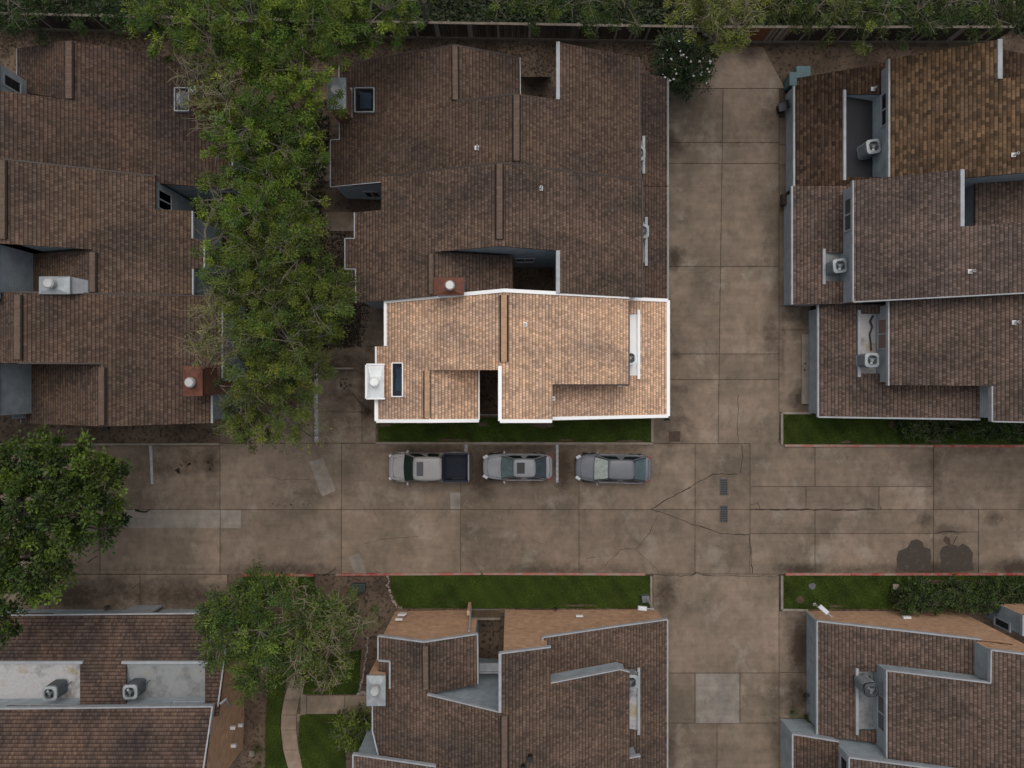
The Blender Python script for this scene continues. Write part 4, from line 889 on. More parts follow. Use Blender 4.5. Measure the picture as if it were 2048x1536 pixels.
# ------------------------------------------------------------------ board fence along the back
def wood_mat(name, base):
    m, t, b = mat(name); at = N(t, 'ShaderNodeAttribute', attribute_name='tint')
    c = mixc(t, 1.0, at.outputs[0], ramp(t, noise(t, 9, 5, 0.65, scl=(3, 3, .3)), [(0.3, .6), (0.7, 1.25)]), 'MULTIPLY'); L(t, c, b.inputs['Base Color']); b.inputs['Roughness'].default_value = .9; return m
wood = wood_mat('fence_wood', None); wood_pale = plain('weathered_rail', (0.20, 0.165, 0.13), .9, dirt=.4, dscale=3)
fl = [(-260, 51), (0, 57), (700, 73), (1400, 84), (1985, 84)]
def fence_y(px):
    for (a, b), (c, d) in zip(fl[:-1], fl[1:]):
        if px <= c: return b + (d - b) * (px - a) / (c - a)
    return 84
t = thing('wood_fence', 'long dark wooden board fence along the back of the houses, with pale top rail', 'fence', P(900, 78))
mb = MB(); cols = []; px = -260
while px < 1985:
    wd = random.uniform(4.0, 4.7); a, b = P(px, fence_y(px)), P(px + wd - .35, fence_y(px + wd)); n0 = len(mb.v); mb.board(a, b, .025, -.12, 1.82 + random.uniform(-.03, .03))
    tone = random.choice([(.030, .016, .011), (.025, .015, .011), (.036, .019, .013), (.032, .022, .017), (.02, .013, .01), (.06, .045, .033)] if random.random() < .9 else [(.22, .19, .16)])
    if 1486 < px < 1520: tone = (.15, .055, .018)
    elif 1520 < px < 1560: tone = random.choice([(.14, .08, .045), (.05, .03, .02), (.24, .2, .16)])
    cols.append(np.tile([*tone, 1], (len(mb.v) - n0, 1))); px += wd
mb.col = np.concatenate(cols); mb.build('fence_boards', wood, t)
kb = MB(); tr = MB()
for a, b in zip(range(-260, 1985, 83), range(-177, 2068, 83)):
    b = min(b, 1985); A, B = P(a, fence_y(a)), P(b, fence_y(b)); kb.board(A, B, .06, .05, .22, shift=-.05); tr.board(A + Vector((0, 0, random.uniform(-.01, .02))), B, .15, -1.84, 1.9, shift=.01)
    pb = MB(); pb.box((A.x, A.y + .1, .95), (.1, .1, 1.9)); pb.build('fence_post', wood_pale, t)
kb.build('kickboard', wood_pale, t); tr.build('top_rail', wood_pale, t)
t = thing('wood_fence', 'short return of the dark wooden fence at its far right end', 'fence', P(1986, 70))
mb = MB(); cols = []
for i in range(14):
    y = 84 - i * 4.4; mb.board(P(1986, y), P(1986, y - 4), .025, -.12, 1.85); cols.append(np.tile([.06, .04, .028, 1], (8, 1)))
mb.col = np.concatenate(cols); mb.build('fence_boards', wood, t)
tr = MB(); tr.board(P(1986, 84), P(1986, 22), .13, -1.84, 1.92); tr.build('top_rail', wood_pale, t)
# gate between the two brick gables
t = thing('wood_gate', 'low brown boarded gate closing the narrow yard between the tan brick gables', 'gate', P(972, 1232))
mb = MB(); cols = []
for i in range(11):
    a = P(944 + i * 5.1, 1218); mb.box((a.x, a.y, .85), (.15, .03, 1.7)); cols.append(np.tile([random.uniform(.10, .16), random.uniform(.075, .1), .05, 1], (8, 1)))
mb.col = np.concatenate(cols); mb.build('gate_boards', wood, t)
rl = MB(); rl.box((P(972, 0).x, P(0, 1218).y - .05, 1.72), (1.9, .14, .06)); rl.box((P(972, 0).x, P(0, 1218).y + .04, .2), (1.8, .05, .12)); rl.build('gate_rail', wood_pale, t)
b = MB(); a = P(940, 1208); b.box((a.x, a.y, .9), (.18, .3, 1.8)); b.build('gate_post', brick_tan, t)

# ------------------------------------------------------------------ trees and shrubs
def leaf_mat(name):
    m, t, b = mat(name); at = N(t, 'ShaderNodeAttribute', attribute_name='tint'); L(t, at.outputs[0], b.inputs['Base Color'])
    b.inputs['Roughness'].default_value = .55; b.inputs['Specular IOR Level'].default_value = .25
    tr = N(t, 'ShaderNodeBsdfTranslucent'); L(t, at.outputs[0], tr.inputs['Color']); mx = N(t, 'ShaderNodeMixShader'); mx.inputs[0].default_value = .13
    L(t, b.outputs[0], mx.inputs[1]); L(t, tr.outputs[0], mx.inputs[2]); L(t, mx.outputs[0], t.nodes['Material Output'].inputs[0]); return m
leaf_m = leaf_mat('leaf'); bark = plain('grey_bark', (0.19, 0.165, 0.125), .9, dirt=.4, dscale=6); bark_dark = plain('dark_bark', (0.075, 0.06, 0.045), .9, dirt=.4, dscale=6)
twig_pale = plain('bare_twig', (0.24, 0.205, 0.13), .9, dirt=.3)
def foliage(lobes, den, per, leaf_l, leaf_w, base, var, spread, flat=.6, droop=0.0):
    V = []; Cc = []; tips = []
    for px, py, rp, z in lobes:
        c = np.array(P(px, py, z)); r = rp * (H - z) / F; n = max(4, int(den * r * r))
        d = rng.normal(0, 1, (n, 3)); d /= np.linalg.norm(d, axis=1)[:, None]; d[:, 2] = np.abs(d[:, 2]) * .9 - .18
        rad = r * rng.uniform(.45, 1.08, n) ** .7; cen = c + d * rad[:, None] * np.array([1, 1, flat])
        tips.append((c, r, cen.copy())); k2 = int(n * .5); low = rng.normal(0, 1, (k2, 3)) * np.array([.5, .5, .18]) * r + c - np.array([0, 0, r * .25 + .5]); cen = np.concatenate([cen, low]); d = np.concatenate([d, np.tile([0, 0, -.3], (k2, 1))]); n += k2
        cn = rng.normal(0, 1, (n, 3)); clump_tone = np.clip(rng.normal(1.0, var, n), .35, 2.0); warm = rng.normal(0, 1, n)
        m = n * per; ci = np.repeat(np.arange(n), per)
        e = rng.normal(0, 1, (m, 3)); e /= np.linalg.norm(e, axis=1)[:, None]
        e = e * np.array([1, 1, .55]) + d[ci] * .5; sp = spread * rng.uniform(.6, 1.35, n)[ci]
        pos = cen[ci] + e * (sp * rng.uniform(.1, 1.0, m))[:, None]; pos[:, 2] -= droop * rng.uniform(0, 1, m)
        ax = e + rng.normal(0, .45, (m, 3)); ax /= np.linalg.norm(ax, axis=1)[:, None]
        nn = rng.normal(0, .6, (m, 3)); nn[:, 2] += 1; sd_ = np.cross(ax, nn); sd_ /= np.linalg.norm(sd_, axis=1)[:, None] + 1e-9
        ll = leaf_l * rng.uniform(.6, 1.3, m)[:, None]; ww = leaf_w * rng.uniform(.7, 1.3, m)[:, None]
        V.append(np.stack([pos, pos + ax * ll * .45 + sd_ * ww, pos + ax * ll, pos + ax * ll * .45 - sd_ * ww], 1))
        tone = clump_tone[ci] * rng.uniform(.7, 1.3, m); wv = .5 + .5 * np.tanh(warm[ci])
        col = (np.array(base[0])[None] * wv[:, None] + np.array(base[1])[None] * (1 - wv[:, None])) * tone[:, None]; Cc.append(np.clip(col, .002, .6))
    return np.concatenate(V), np.concatenate(Cc), tips
def tree(name, label, trunk_px, lobes, den=10.5, per=120, leaf=(.145, .024), base=((.115, .140, .020), (.060, .105, .022)), var=.36, spread=.34, flat=.75, twigs=8, r0=.22, bk=None, droop=0.1, cat='tree', group=None, twig_r=.028, bare=0):
    bp = P(*trunk_px); t = thing(name, label, cat, bp, group=group)
    lobes = [(a, b, c * .94, d) for a, b, c, d in lobes]; V, Cc, tips = foliage(lobes, den, per, leaf[0], leaf[1], base, var, spread, flat, droop); V = V - np.array(bp)
    quads_object('crown', V, Cc, leaf_m, 4, t)
    mb = MB(); zc = np.mean([l[3] for l in lobes]); fork = Vector((bp.x, bp.y, zc * .38))
    mb.tube([bp - Vector((0, 0, .2)), bp.lerp(fork, .5) + Vector((.05, .03, 0)), fork], r0, r0 * .7, 10)
    for c, r, cen in tips:
        C_ = Vector(c); midp = fork.lerp(C_, .55) + Vector((random.uniform(-.3, .3), random.uniform(-.3, .3), .35)); base_p = C_ - Vector((0, 0, r * flat * .3))
        mb.tube([fork, midp, base_p], r0 * .5, r0 * .2, 7)
        idx = rng.choice(len(cen), min(len(cen), twigs), replace=False)
        for k in idx:
            q = Vector(cen[k]); m2 = base_p.lerp(q, .55) + Vector((random.uniform(-.15, .15), random.uniform(-.15, .15), random.uniform(0, .2)))
            mb.tube([base_p, m2, q + (q - m2).normalized() * .15], r0 * .16, twig_r * .6, 5, cap=False)
            for _ in range(3):
                o = q + Vector((random.gauss(0, .35), random.gauss(0, .35), random.uniform(-.05, .3))); s_ = m2.lerp(q, random.uniform(.4, 1)); mb.tube([s_, s_.lerp(o, .5) + Vector((.03, -.04, .03)), o], twig_r * .75, twig_r * .3, 4, cap=False)
        for _ in range(bare):
            a = random.uniform(0, 6.28); q = C_ + Vector((math.cos(a), math.sin(a), 0)) * r * random.uniform(.4, 1.0) + Vector((0, 0, r * flat * random.uniform(.6, 1.05)))
            m2 = base_p.lerp(q, .6) + Vector((random.gauss(0, .12), random.gauss(0, .12), .1)); mb.tube([base_p, m2, q], .03, .012, 5, 1, cap=False)
            for _ in range(5):
                o = q + Vector((random.gauss(0, .4), random.gauss(0, .4), random.uniform(-.1, .25))); s_ = m2.lerp(q, random.uniform(.3, 1)); mb.tube([s_, s_.lerp(o, .5) + Vector((random.gauss(0, .05), random.gauss(0, .05), .03)), o], .016, .007, 4, 1, cap=False)
    mb.build('trunk', [bk or bark, twig_pale], t)
    return t
GRN = ((.125, .165, .016), (.052, .105, .016)); OLV = ((.185, .195, .038), (.115, .145, .030)); DRK = ((.045, .075, .016), (.030, .055, .014)); MAP = ((.070, .105, .012), (.028, .054, .010))
GF = 'feathery trees between the rows'
tree('feathery_tree', 'tall feathery tree overhanging the fence, behind the left row of houses', (430, 60), [(330, 45, 68, 8.5), (415, 70, 75, 9.5), (500, 35, 85, 10), (470, 128, 62, 9), (290, 20, 50, 8), (400, -20, 80, 9), (520, 100, 60, 8)], base=GRN, group=GF)
tree('feathery_tree', 'dense feathery tree beside the grey capped chimney of the middle row', (600, 160), [(620, 50, 82, 10), (600, 140, 72, 9.5), (560, 205, 66, 9), (622, 190, 32, 8), (605, 262, 50, 8), (540, 120, 60, 9), (590, -20, 80, 9), (670, 70, 60, 8)], base=GRN, group=GF)
tree('feathery_tree', 'pale olive feathery tree reaching over the chimney of the north left house', (450, 190), [(388, 158, 42, 9), (428, 128, 42, 9), (402, 205, 42, 8.5), (450, 200, 50, 9.5), (436, 250, 36, 8)], base=OLV, den=11, per=38, group=GF, bare=5)
tree('feathery_tree', 'bright green feathery tree over the curved stone border', (520, 290), [(492, 250, 66, 9.5), (452, 290, 52, 8.5), (560, 292, 64, 9), (622, 312, 36, 7.5), (505, 325, 55, 8.5), (520, 215, 50, 9)], base=GRN, group=GF)
tree('feathery_tree', 'feathery tree against the pale wall of the middle left house', (470, 440), [(440, 395, 52, 8.5), (500, 420, 66, 9.5), (440, 470, 46, 8), (545, 375, 55, 9), (575, 425, 48, 8.5), (415, 520, 35, 7.5), (480, 370, 40, 8)], base=GRN, group=GF)
tree('feathery_tree', 'dense dark green feathery tree by the dark gravel bed', (560, 520), [(600, 455, 58, 9), (590, 520, 70, 9.5), (520, 505, 66, 9), (640, 560, 44, 8), (450, 548, 50, 8), (610, 400, 45, 8), (520, 570, 55, 8.5)], base=((.11, .132, .015), (.048, .085, .015)), group=GF)
tree('feathery_tree', 'largest feathery tree spreading to the corner of the tan house', (590, 650), [(622, 615, 70, 9.5), (672, 600, 40, 8.5), (545, 610, 58, 9), (575, 682, 78, 9.5), (640, 672, 48, 8.5), (485, 600, 52, 8.5), (500, 670, 55, 8.5), (690, 575, 25, 7.5)], base=((.112, .132, .016), (.05, .088, .016)), group=GF)
tree('feathery_tree', 'small pale olive tree leaning over the eave of the south left house', (470, 680), [(428, 640, 44, 8), (400, 690, 36, 7.5), (455, 700, 36, 7.5), (440, 600, 34, 7.5)], base=OLV, den=11, per=36, group=GF, bare=7, r0=.15)
tree('feathery_tree', 'southernmost feathery tree overhanging the parking bay with the white line', (540, 780), [(512, 762, 66, 9), (560, 748, 55, 8.5), (480, 828, 50, 8), (548, 836, 52, 8), (600, 790, 42, 7.5), (455, 790, 30, 7), (630, 745, 34, 7), (505, 860, 38, 7)], base=((.12, .138, .018), (.055, .09, .018)), group=GF)
tree('feathery_tree', 'thin sparse branch crown over the parking bay below the feathery trees', (615, 850), [(590, 862, 40, 5.5), (625, 825, 34, 5.5), (568, 880, 28, 5), (640, 870, 22, 5)], base=OLV, den=9, per=20, group=GF, r0=.1, spread=.4)
GB = 'trees behind the fence'
tree('backyard_tree', 'dark tree crown in the upper left corner behind the fence', (90, -30), [(30, 5, 62, 7), (120, -10, 75, 7), (210, -10, 60, 7), (15, 30, 25, 6), (-60, 10, 80, 7)], base=DRK, group=GB, den=8)
tree('backyard_tree', 'green tree behind the fence above the north middle house, left of the grey trunk', (770, -20), [(705, 45, 52, 8), (765, 15, 58, 9), (818, 38, 26, 8), (735, 72, 32, 7.5), (700, -10, 60, 8.5), (790, 60, 22, 7)], base=GRN, group=GB)
tree('backyard_tree', 'dark tree behind the fence with thin drooping boughs, upper centre', (1130, -40), [(1100, 5, 52, 8), (1185, -6, 52, 8), (1255, 6, 50, 8.5), (1010, -25, 55, 8), (1190, 45, 24, 6), (1060, -20, 50, 8)], base=((.075, .105, .016), (.035, .065, .013)), group=GB, den=8)
tree('backyard_tree', 'pale yellow green tree overhanging the fence by the flowering bush', (1455, -20), [(1432, 22, 52, 9), (1470, 45, 38, 8.5), (1405, 60, 30, 8), (1490, 0, 48, 8.5), (1380, 10, 40, 8), (1440, 75, 22, 7.5), (1530, -10, 40, 8)], base=OLV, group=GB, bare=4, den=13)
tree('backyard_tree', 'green tree overhanging the fence left of the chestnut roof', (1690, -20), [(1640, 10, 50, 8), (1700, 35, 48, 8.5), (1728, 75, 26, 7.5), (1610, -15, 50, 8), (1770, 5, 52, 8.5), (1740, 20, 45, 9), (1560, 5, 30, 8)], base=((.105, .125, .022), (.05, .082, .02)), group=GB)
tree('backyard_tree', 'dark green tree behind the fence in the upper right corner', (1900, -20), [(1840, 15, 54, 8), (1920, -5, 58, 8), (1985, 10, 44, 8), (1880, 45, 32, 7.5), (2050, -20, 60, 8), (2010, 30, 26, 7)], base=((.075, .10, .02), (.038, .066, .015)), group=GB)
t = thing('tree_trunk', 'bare grey forked trunk rising behind the fence, upper centre', 'tree', P(850, 56))
mb = MB(); mb.tube([P(852, 58, -.1), P(851, 42, 1.8), P(852, 20, 4.5), P(848, 0, 7)], .22, .16, 10); mb.tube([P(851, 30, 3.2), P(858, 12, 5), P(866, -10, 7)], .14, .08, 8); mb.build('trunk', bark, t)
quads_object('crown', *(lambda r: (r[0] - np.array(P(850, 56)), r[1]))(foliage([(860, -40, 50, 8), (820, -50, 50, 8)], 11, 45, .2, .026, DRK, .35, .5)), leaf_m, 4, t)
GM = 'broadleaf trees at the left edge'
tree('broadleaf_tree', 'big glossy broadleaf tree at the left edge covering the road and parking bay', (90, 1010), [(90, 955, 74, 8), (175, 955, 58, 8), (40, 1005, 72, 8.5), (150, 1030, 68, 8.5), (218, 940, 30, 7.5), (222, 1000, 28, 7.5), (100, 1065, 60, 8), (195, 1060, 34, 7.5), (30, 930, 55, 7.5), (135, 915, 36, 7), (218, 1040, 18, 7), (-50, 980, 80, 8)], base=MAP, den=9, per=60, leaf=(.23, .065), var=.4, spread=.40, group=GM, bk=bark_dark, twigs=6, droop=.2)
tree('broadleaf_tree', 'broadleaf tree in front of the lower left garage, below the bigger one', (40, 1140), [(52, 1115, 62, 8), (85, 1160, 40, 7.5), (22, 1185, 48, 7.5), (8, 1270, 18, 7), (-40, 1150, 70, 8), (110, 1095, 30, 7.5), (-20, 1230, 40, 7), (30, 1080, 40, 8)], base=MAP, den=9, per=60, leaf=(.23, .065), var=.4, spread=.40, group=GM, bk=bark_dark, twigs=6, droop=.2)
tree('olive_tree', 'dense olive green tree beside the lower left roof', (500, 1265), [(470, 1225, 60, 6), (540, 1195, 46, 6), (450, 1290, 50, 6), (512, 1335, 56, 6), (515, 1265, 60, 7), (500, 1180, 36, 5.5), (425, 1240, 34, 5.5), (560, 1310, 40, 6)], base=((.095, .135, .020), (.042, .082, .016)), den=17, per=76, leaf=(.17, .03), var=.4, spread=.4)
tree('olive_tree', 'half bare olive tree with pale twigs above the lawn border stones', (630, 1270), [(612, 1235, 48, 6), (660, 1245, 46, 6), (600, 1290, 48, 6.5), (655, 1300, 46, 6), (690, 1215, 34, 5.5), (620, 1350, 38, 5.5), (665, 1345, 34, 5.5), (720, 1235, 26, 5.5), (590, 1180, 36, 5.5)], base=((.12, .14, .03), (.052, .09, .02)), den=14, per=66, leaf=(.17, .03), var=.4, spread=.4, bare=4, bk=twig_pale)
tree('shrub', 'bright leafy shrub beside the bottom centre house wall', (708, 1462), [(700, 1465, 32, 1.8), (718, 1445, 26, 1.8), (708, 1492, 24, 1.6), (690, 1448, 18, 1.4)], base=((.10, .13, .02), (.05, .085, .015)), den=34, per=34, leaf=(.16, .04), spread=.26, r0=.06, cat='shrub', twigs=4)
t = tree('flowering_bush', 'dark oleander bush dotted with white flowers beside the driveway end', (1375, 140), [(1355, 105, 42, 2.4), (1385, 140, 42, 2.4), (1345, 140, 34, 2.2), (1400, 105, 32, 2.2), (1370, 165, 24, 1.8), (1340, 85, 26, 2.2), (1385, 80, 26, 2.2)], base=((.030, .052, .014), (.018, .034, .011)), den=22, per=46, leaf=(.2, .03), spread=.34, r0=.08, cat='bush', twigs=5)
fv = []; fc = []
for _ in range(34):
    x, y = rng.uniform(1325, 1425), rng.uniform(75, 180)
    if ((x - 1372) / 55) ** 2 + ((y - 130) / 58) ** 2 > 1: continue
    q = np.array(P(x, y, rng.uniform(3.2, 3.7))) - np.array(P(1375, 140)); s_ = rng.uniform(.035, .085)
    for k in range(4):
        a = k * 1.57 + rng.uniform(0, .5); u = np.array([math.cos(a), math.sin(a), .25]); v = np.array([-u[1], u[0], 0]); fv.append(np.stack([q, q + u * s_ * .6 + v * s_ * .4, q + u * s_, q + u * s_ * .6 - v * s_ * .4])); fc.append((.62, .6, .58))
quads_object('flowers', np.array(fv), np.array(fc), leaf_m, 4, t)
def hedge(label, x0, x1, y0, y1, z):
    lob = []; x = x0 + 12
    while x < x1: 
        for y in np.arange(y0 + 8, y1 - 2, 15): lob.append((x + rng.uniform(-5, 5), y + rng.uniform(-3, 3), rng.uniform(13, 18), z + rng.uniform(-.2, .15)))
        x += 20
    tree('hedge', label, ((x0 + x1) / 2, (y0 + y1) / 2), lob, base=((.052, .078, .018), (.028, .050, .014)), den=60, per=34, leaf=(.12, .036), spread=.2, var=.45, r0=.04, cat='hedge', twigs=1, twig_r=.012)
hedge('dark clipped hedge below the south right house, above the red kerb', 1808, 2140, 838, 874, 1.0)
hedge('dark clipped hedge beside the brick wall in the lower right lawn', 1802, 2140, 1170, 1216, 1.2)
def frond_plant(name, label, px, py, n, ln, col, rise=.6, cat='plant', wid=.05):
    bp = P(px, py); t = thing(name, label, cat, bp); V = []; Cc = []
    for i in range(n):
        a = rng.uniform(0, 6.28); l = ln * rng.uniform(.6, 1.1); u = np.array([math.cos(a), math.sin(a), 0]); v = np.array([-u[1], u[0], 0]); k = 9
        for j in range(k):
            s0, s1 = j / k, (j + 1) / k; z = lambda s: rise * (1.6 * s - 1.3 * s * s) + .15
            for sg in (-1, 1):
                p0 = u * l * s0; p0[2] = z(s0); p1 = u * l * (s1 + .12) + v * sg * wid * 4 * (1 - .5 * s0); p1[2] = z(s1) - .05; p2 = u * l * (s0 + .03); p2[2] = z(s0 + .03)
                V.append(np.stack([p0, p1, p2 + v * sg * .004, p2])); Cc.append(np.array(col) * rng.uniform(.6, 1.4))
    quads_object('fronds', np.array(V), np.array(Cc), leaf_m, 4, t)
    mb = MB(); mb.tube([bp - Vector((0, 0, .1)), bp + Vector((0, 0, .25))], .07, .05, 7); mb.build('stem', bark_dark, t); return t
frond_plant('fern_palm', 'small dark palm fern below the gutter of the lower right house', 1609, 1388, 14, .62, (.035, .05, .018), 1.0)
frond_plant('fern_palm', 'small palm with yellow tipped fronds beside the lower right wall corner', 1610, 1430, 16, .6, (.07, .08, .02), .8)
frond_plant('fern_palm', 'round low green plant on the stained apron by the lower right house', 1583, 1422, 14, .5, (.05, .085, .018), .6)
frond_plant('fern_palm', 'small bright palm in the soil strip beside the brick wall, upper of two', 517, 1492, 14, .5, (.08, .1, .02), .7)
frond_plant('fern_palm', 'small bright palm in the soil strip beside the brick wall, lower of two', 519, 1525, 12, .42, (.08, .1, .02), .6)
frond_plant('potted_plant', 'small flowering plant at the front of the lower left garage', 219, 1212, 14, .35, (.13, .1, .08), .5)
t = frond_plant('dead_plant', 'dried brown fronds lying by the corner of the tan house', 737, 822, 16, .7, (.07, .035, .02), .35)
for i, q in enumerate([[(735, 815), (722, 806), (712, 796), (704, 785)], [(740, 818), (726, 811), (716, 802)], [(733, 826), (722, 824), (717, 822)]]):
    mb = MB(); mb.tube([P(x, y, .12 + .1 * (1 - j / 3)) for j, (x, y) in enumerate(q)], .07, .02, 6); mb.build('dry_frond', bark_dark, t)
# loose dark ground cover: bed beside the middle row, and rough growth behind the fence
def scatter(name, label, poly, n, leaf, base, zmax, cat):
    a = np.array(poly, float); x = rng.uniform(a[:, 0].min(), a[:, 0].max(), n); y = rng.uniform(a[:, 1].min(), a[:, 1].max(), n); k = inpoly(x, y, poly); x, y = x[k], y[k]; n = len(x)
    p = np.stack([(x - CX) * H / F, (CY - y) * H / F, rng.uniform(0, zmax, n)], 1); ax = rng.normal(0, 1, (n, 3)) * np.array([1, 1, .5]); ax /= np.linalg.norm(ax, axis=1)[:, None]
    sd_ = np.cross(ax, np.array([0, 0, 1.0]) + rng.normal(0, .4, (n, 3))); sd_ /= np.linalg.norm(sd_, axis=1)[:, None]
    l = leaf * rng.uniform(.5, 1.4, n)[:, None]; V = np.stack([p, p + ax * l * .5 + sd_ * l * .22, p + ax * l, p + ax * l * .5 - sd_ * l * .22], 1)
    tag(quads_object(name, V, np.array(base)[None] * rng.uniform(.4, 1.6, n)[:, None], leaf_m), label, cat, kind='stuff')
scatter('ground_cover', 'dark low growth on the ground behind the wooden fence', [(-100, -60), (2200, -60), (2200, 66), (1990, 66), (1400, 68), (700, 56), (0, 42), (-100, 42)], 46000, .3, (.020, .032, .010), .35, 'ground cover')
scatter('fallen_leaves', 'dark dry leaves littering the soil bed beside the middle row', [(640, 462), (700, 462), (690, 560), (705, 605), (745, 610), (725, 690), (640, 700), (600, 560)], 5000, .14, (.022, .018, .016), .08, 'leaves')
scatter('leaf_litter', 'brown leaf litter on the soil strip in front of the fence', [(0, 62), (700, 78), (1320, 88), (1320, 140), (1040, 150), (660, 130), (420, 120), (30, 100), (-60, 160), (-60, 62)], 9000, .13, (.06, .042, .028), .05, 'leaves')
scatter('leaf_litter', 'leaf litter darkened to paint shade in the strip between the feathery trees', [(470, 230), (660, 230), (640, 460), (720, 690), (640, 700), (460, 850), (430, 700), (420, 480)], 24000, .2, (.020, .022, .010), .15, 'leaves')  # leaves kept dark to paint the shade under the crowns

# ------------------------------------------------------------------ border stones
rock_m = plain('pale_stone', (0.34, 0.29, 0.25), .9, dirt=.4, dscale=8); rock_d = plain('edging_block', (0.13, 0.085, 0.062), .9, dirt=.35, dscale=5)
def stone(px, py, r, label, group, m, flat=.6):
    p = P(px, py, r * flat * .5); bm = bmesh.new(); bmesh.ops.create_icosphere(bm, subdivisions=2, radius=r)
    for v in bm.verts: v.co *= random.uniform(.8, 1.12); v.co.z *= flat
    sx = random.uniform(.8, 1.25)
    for v in bm.verts: v.co.x *= sx
    me = bpy.data.meshes.new('border_stone'); bm.to_mesh(me); bm.free(); me.materials.append(m); o = bpy.data.objects.new('border_stone', me); C.objects.link(o); o.location = p; o.rotation_euler = (0, 0, random.uniform(0, 6))
    tag(o, label, 'stone', group)
def along(pts, step):
    out = []
    for a, b in zip(pts[:-1], pts[1:]):
        n = max(1, int(math.hypot(b[0] - a[0], b[1] - a[1]) / step)); out += [(a[0] + (b[0] - a[0]) * i / n, a[1] + (b[1] - a[1]) * i / n) for i in range(n)]
    return out
for x, y in along([(776, 1153), (776, 1170), (780, 1185), (784, 1200), (794, 1214), (810, 1216)], 4.2): stone(x + random.uniform(-2.5, 2.5), y + random.uniform(-1, 1), random.uniform(.05, .10), 'small pale stone in the curved border at the left end of the lawn', 'stones of the curved lawn border', rock_m)
for x, y in along([(735, 1276), (734, 1300), (729, 1330), (724, 1360), (719, 1385)], 4.2): stone(x + random.uniform(-1.5, 1.5), y, random.uniform(.05, .09), 'small pale stone in the straight border beside the brick chimney', 'stones of the straight border', rock_m)
for x, y in ((717, 1388), (722, 1386), (727, 1385), (731, 1387)): stone(x, y, .13, 'larger pale stone at the foot of the straight border by the path', 'larger stones by the path', rock_m)
for x, y in along([(640, 222), (648, 232), (652, 246), (653, 262), (653, 278), (650, 292)], 9): stone(x, y, .17, 'brown edging block of the curved bed beside the north middle house', 'edging blocks of the curved bed', rock_d, .7)
for x, y in ((602, 326), (612, 326), (624, 325), (635, 325), (640, 320)): stone(x, y, .15, 'pinkish edging stone along the short path near the feathery trees', 'edging stones of the short path', rock_m)

# ------------------------------------------------------------------ small street things
for i, (y0, y1, lab) in enumerate(((958, 990, 'rectangular iron storm drain grate in the road, upper of two'), (1012, 1044, 'rectangular iron storm drain grate in the road, lower of two'))):
    a, b = P(1440, y0), P(1455, y1); t = thing('drain_grate', lab, 'drain', (a + b) / 2, group='storm drains in the road')
    pit = MB(); pit.face(ccw([P(1440, y0, .005), P(1455, y0, .005), P(1455, y1, .005), P(1440, y1, .005)])); pit.build('pit', black_plastic, t)
    fr = MB(); gm = plain('grate_iron', (.11, .10, .095), .6, .3, dirt=.3)
    for p, q in (((1440, y0), (1455, y0)), ((1455, y0), (1455, y1)), ((1455, y1), (1440, y1)), ((1440, y1), (1440, y0))): fr.board(P(*p), P(*q), .05, 0, .02)
    for k in range(1, 3): x = 1440 + 15 * k / 3; fr.board(P(x, y0), P(x, y1), .025, 0, .018)
    for k in range(1, 7): y = y0 + (y1 - y0) * k / 7; fr.board(P(1440, y), P(1455, y), .025, 0, .016)
    fr.build('grate', gm, t)
def lamp(label, base, head, z, dark=True, wl=(.62, .34)):
    bp = P(*base); hp = P(*head, z); t = thing('street_lamp', label, 'street lamp', bp)
    m = MB(); m.tube([bp, (bp.x, bp.y, z - .1)], .06, .045, 10); m.cyl(bp, .11, .12, 12); m.tube([(bp.x, bp.y, z - .1), hp - Vector((0, 0, .02))], .04, .035, 8); m.build('pole', black_plastic if dark else trim_grey, t)
    d = Vector((hp.x - bp.x, hp.y - bp.y, 0)); rz = math.atan2(d.y, d.x) if d.length > .05 else 0
    b = MB(); b.box((hp.x, hp.y, z), (wl[0], wl[1], .12), rz, 0, .8); b.build('lamp_head', black_plastic if dark else pvc, t, bevel=.03)
    b = MB(); b.box((hp.x, hp.y, z - .07), (wl[0] * .6, wl[1] * .6, .03), rz); b.build('lens', pvc, t)
lamp('dark square headed lamp post in front of the flowering bush', (1404, 148), (1438, 103), 3.5, True, (.32, .36))
lamp('white street lamp at the right corner of the bottom centre brick wall', (1291, 1193), (1285, 1217), 2.6, False, (.6, .3))
lamp('white street lamp at the corner of the lower right brick wall', (1628, 1208), (1648, 1220), 2.6, False, (.75, .3))
lamp('black floodlight on a short post by the corner of the tan house garage', (1331, 838), (1335, 834), 1.2, True, (.25, .2))
b = MB(); p = P(1290, 1196, .3); b.box(tuple(p), (.48, .42, .5), .1, 0, .92); t = thing('utility_box', 'grey plastic utility box at the right end of the bottom lawn', 'utility box', P(1290, 1196)); b.build('box_body', plain('grey_box', (.115, .115, .135), .5, dirt=.2), t, bevel=.05)
b = MB(); b.box((p.x, p.y, .57), (.5, .44, .05), .1); b.build('box_lid', plain('grey_lid', (.15, .15, .175), .5, dirt=.2), t, bevel=.02)
b = MB(); q = [P(1617 + x, 1166 + y, .09) for x, y in ((1, 2), (11, 0), (15, 4), (13, 13), (6, 13), (0, 8))]; b.slab(q, .08); tag(b.build('stepping_stone', plain('slate_stone', (.13, .13, .15), .8, dirt=.3), bevel=.02), 'flat bluish stone lying on the lower right lawn', 'stone')
b = MB(); b.box(tuple(P(1792, 1174, .2)), (.34, .34, .4)); b.box(tuple(P(1792, 1174, .41)), (.38, .38, .03)); tag(b.build('meter_box', plain('buff_box', (.27, .23, .16), .7, dirt=.2), bevel=.02), 'small buff box at the end of the lower right hedge', 'utility box')
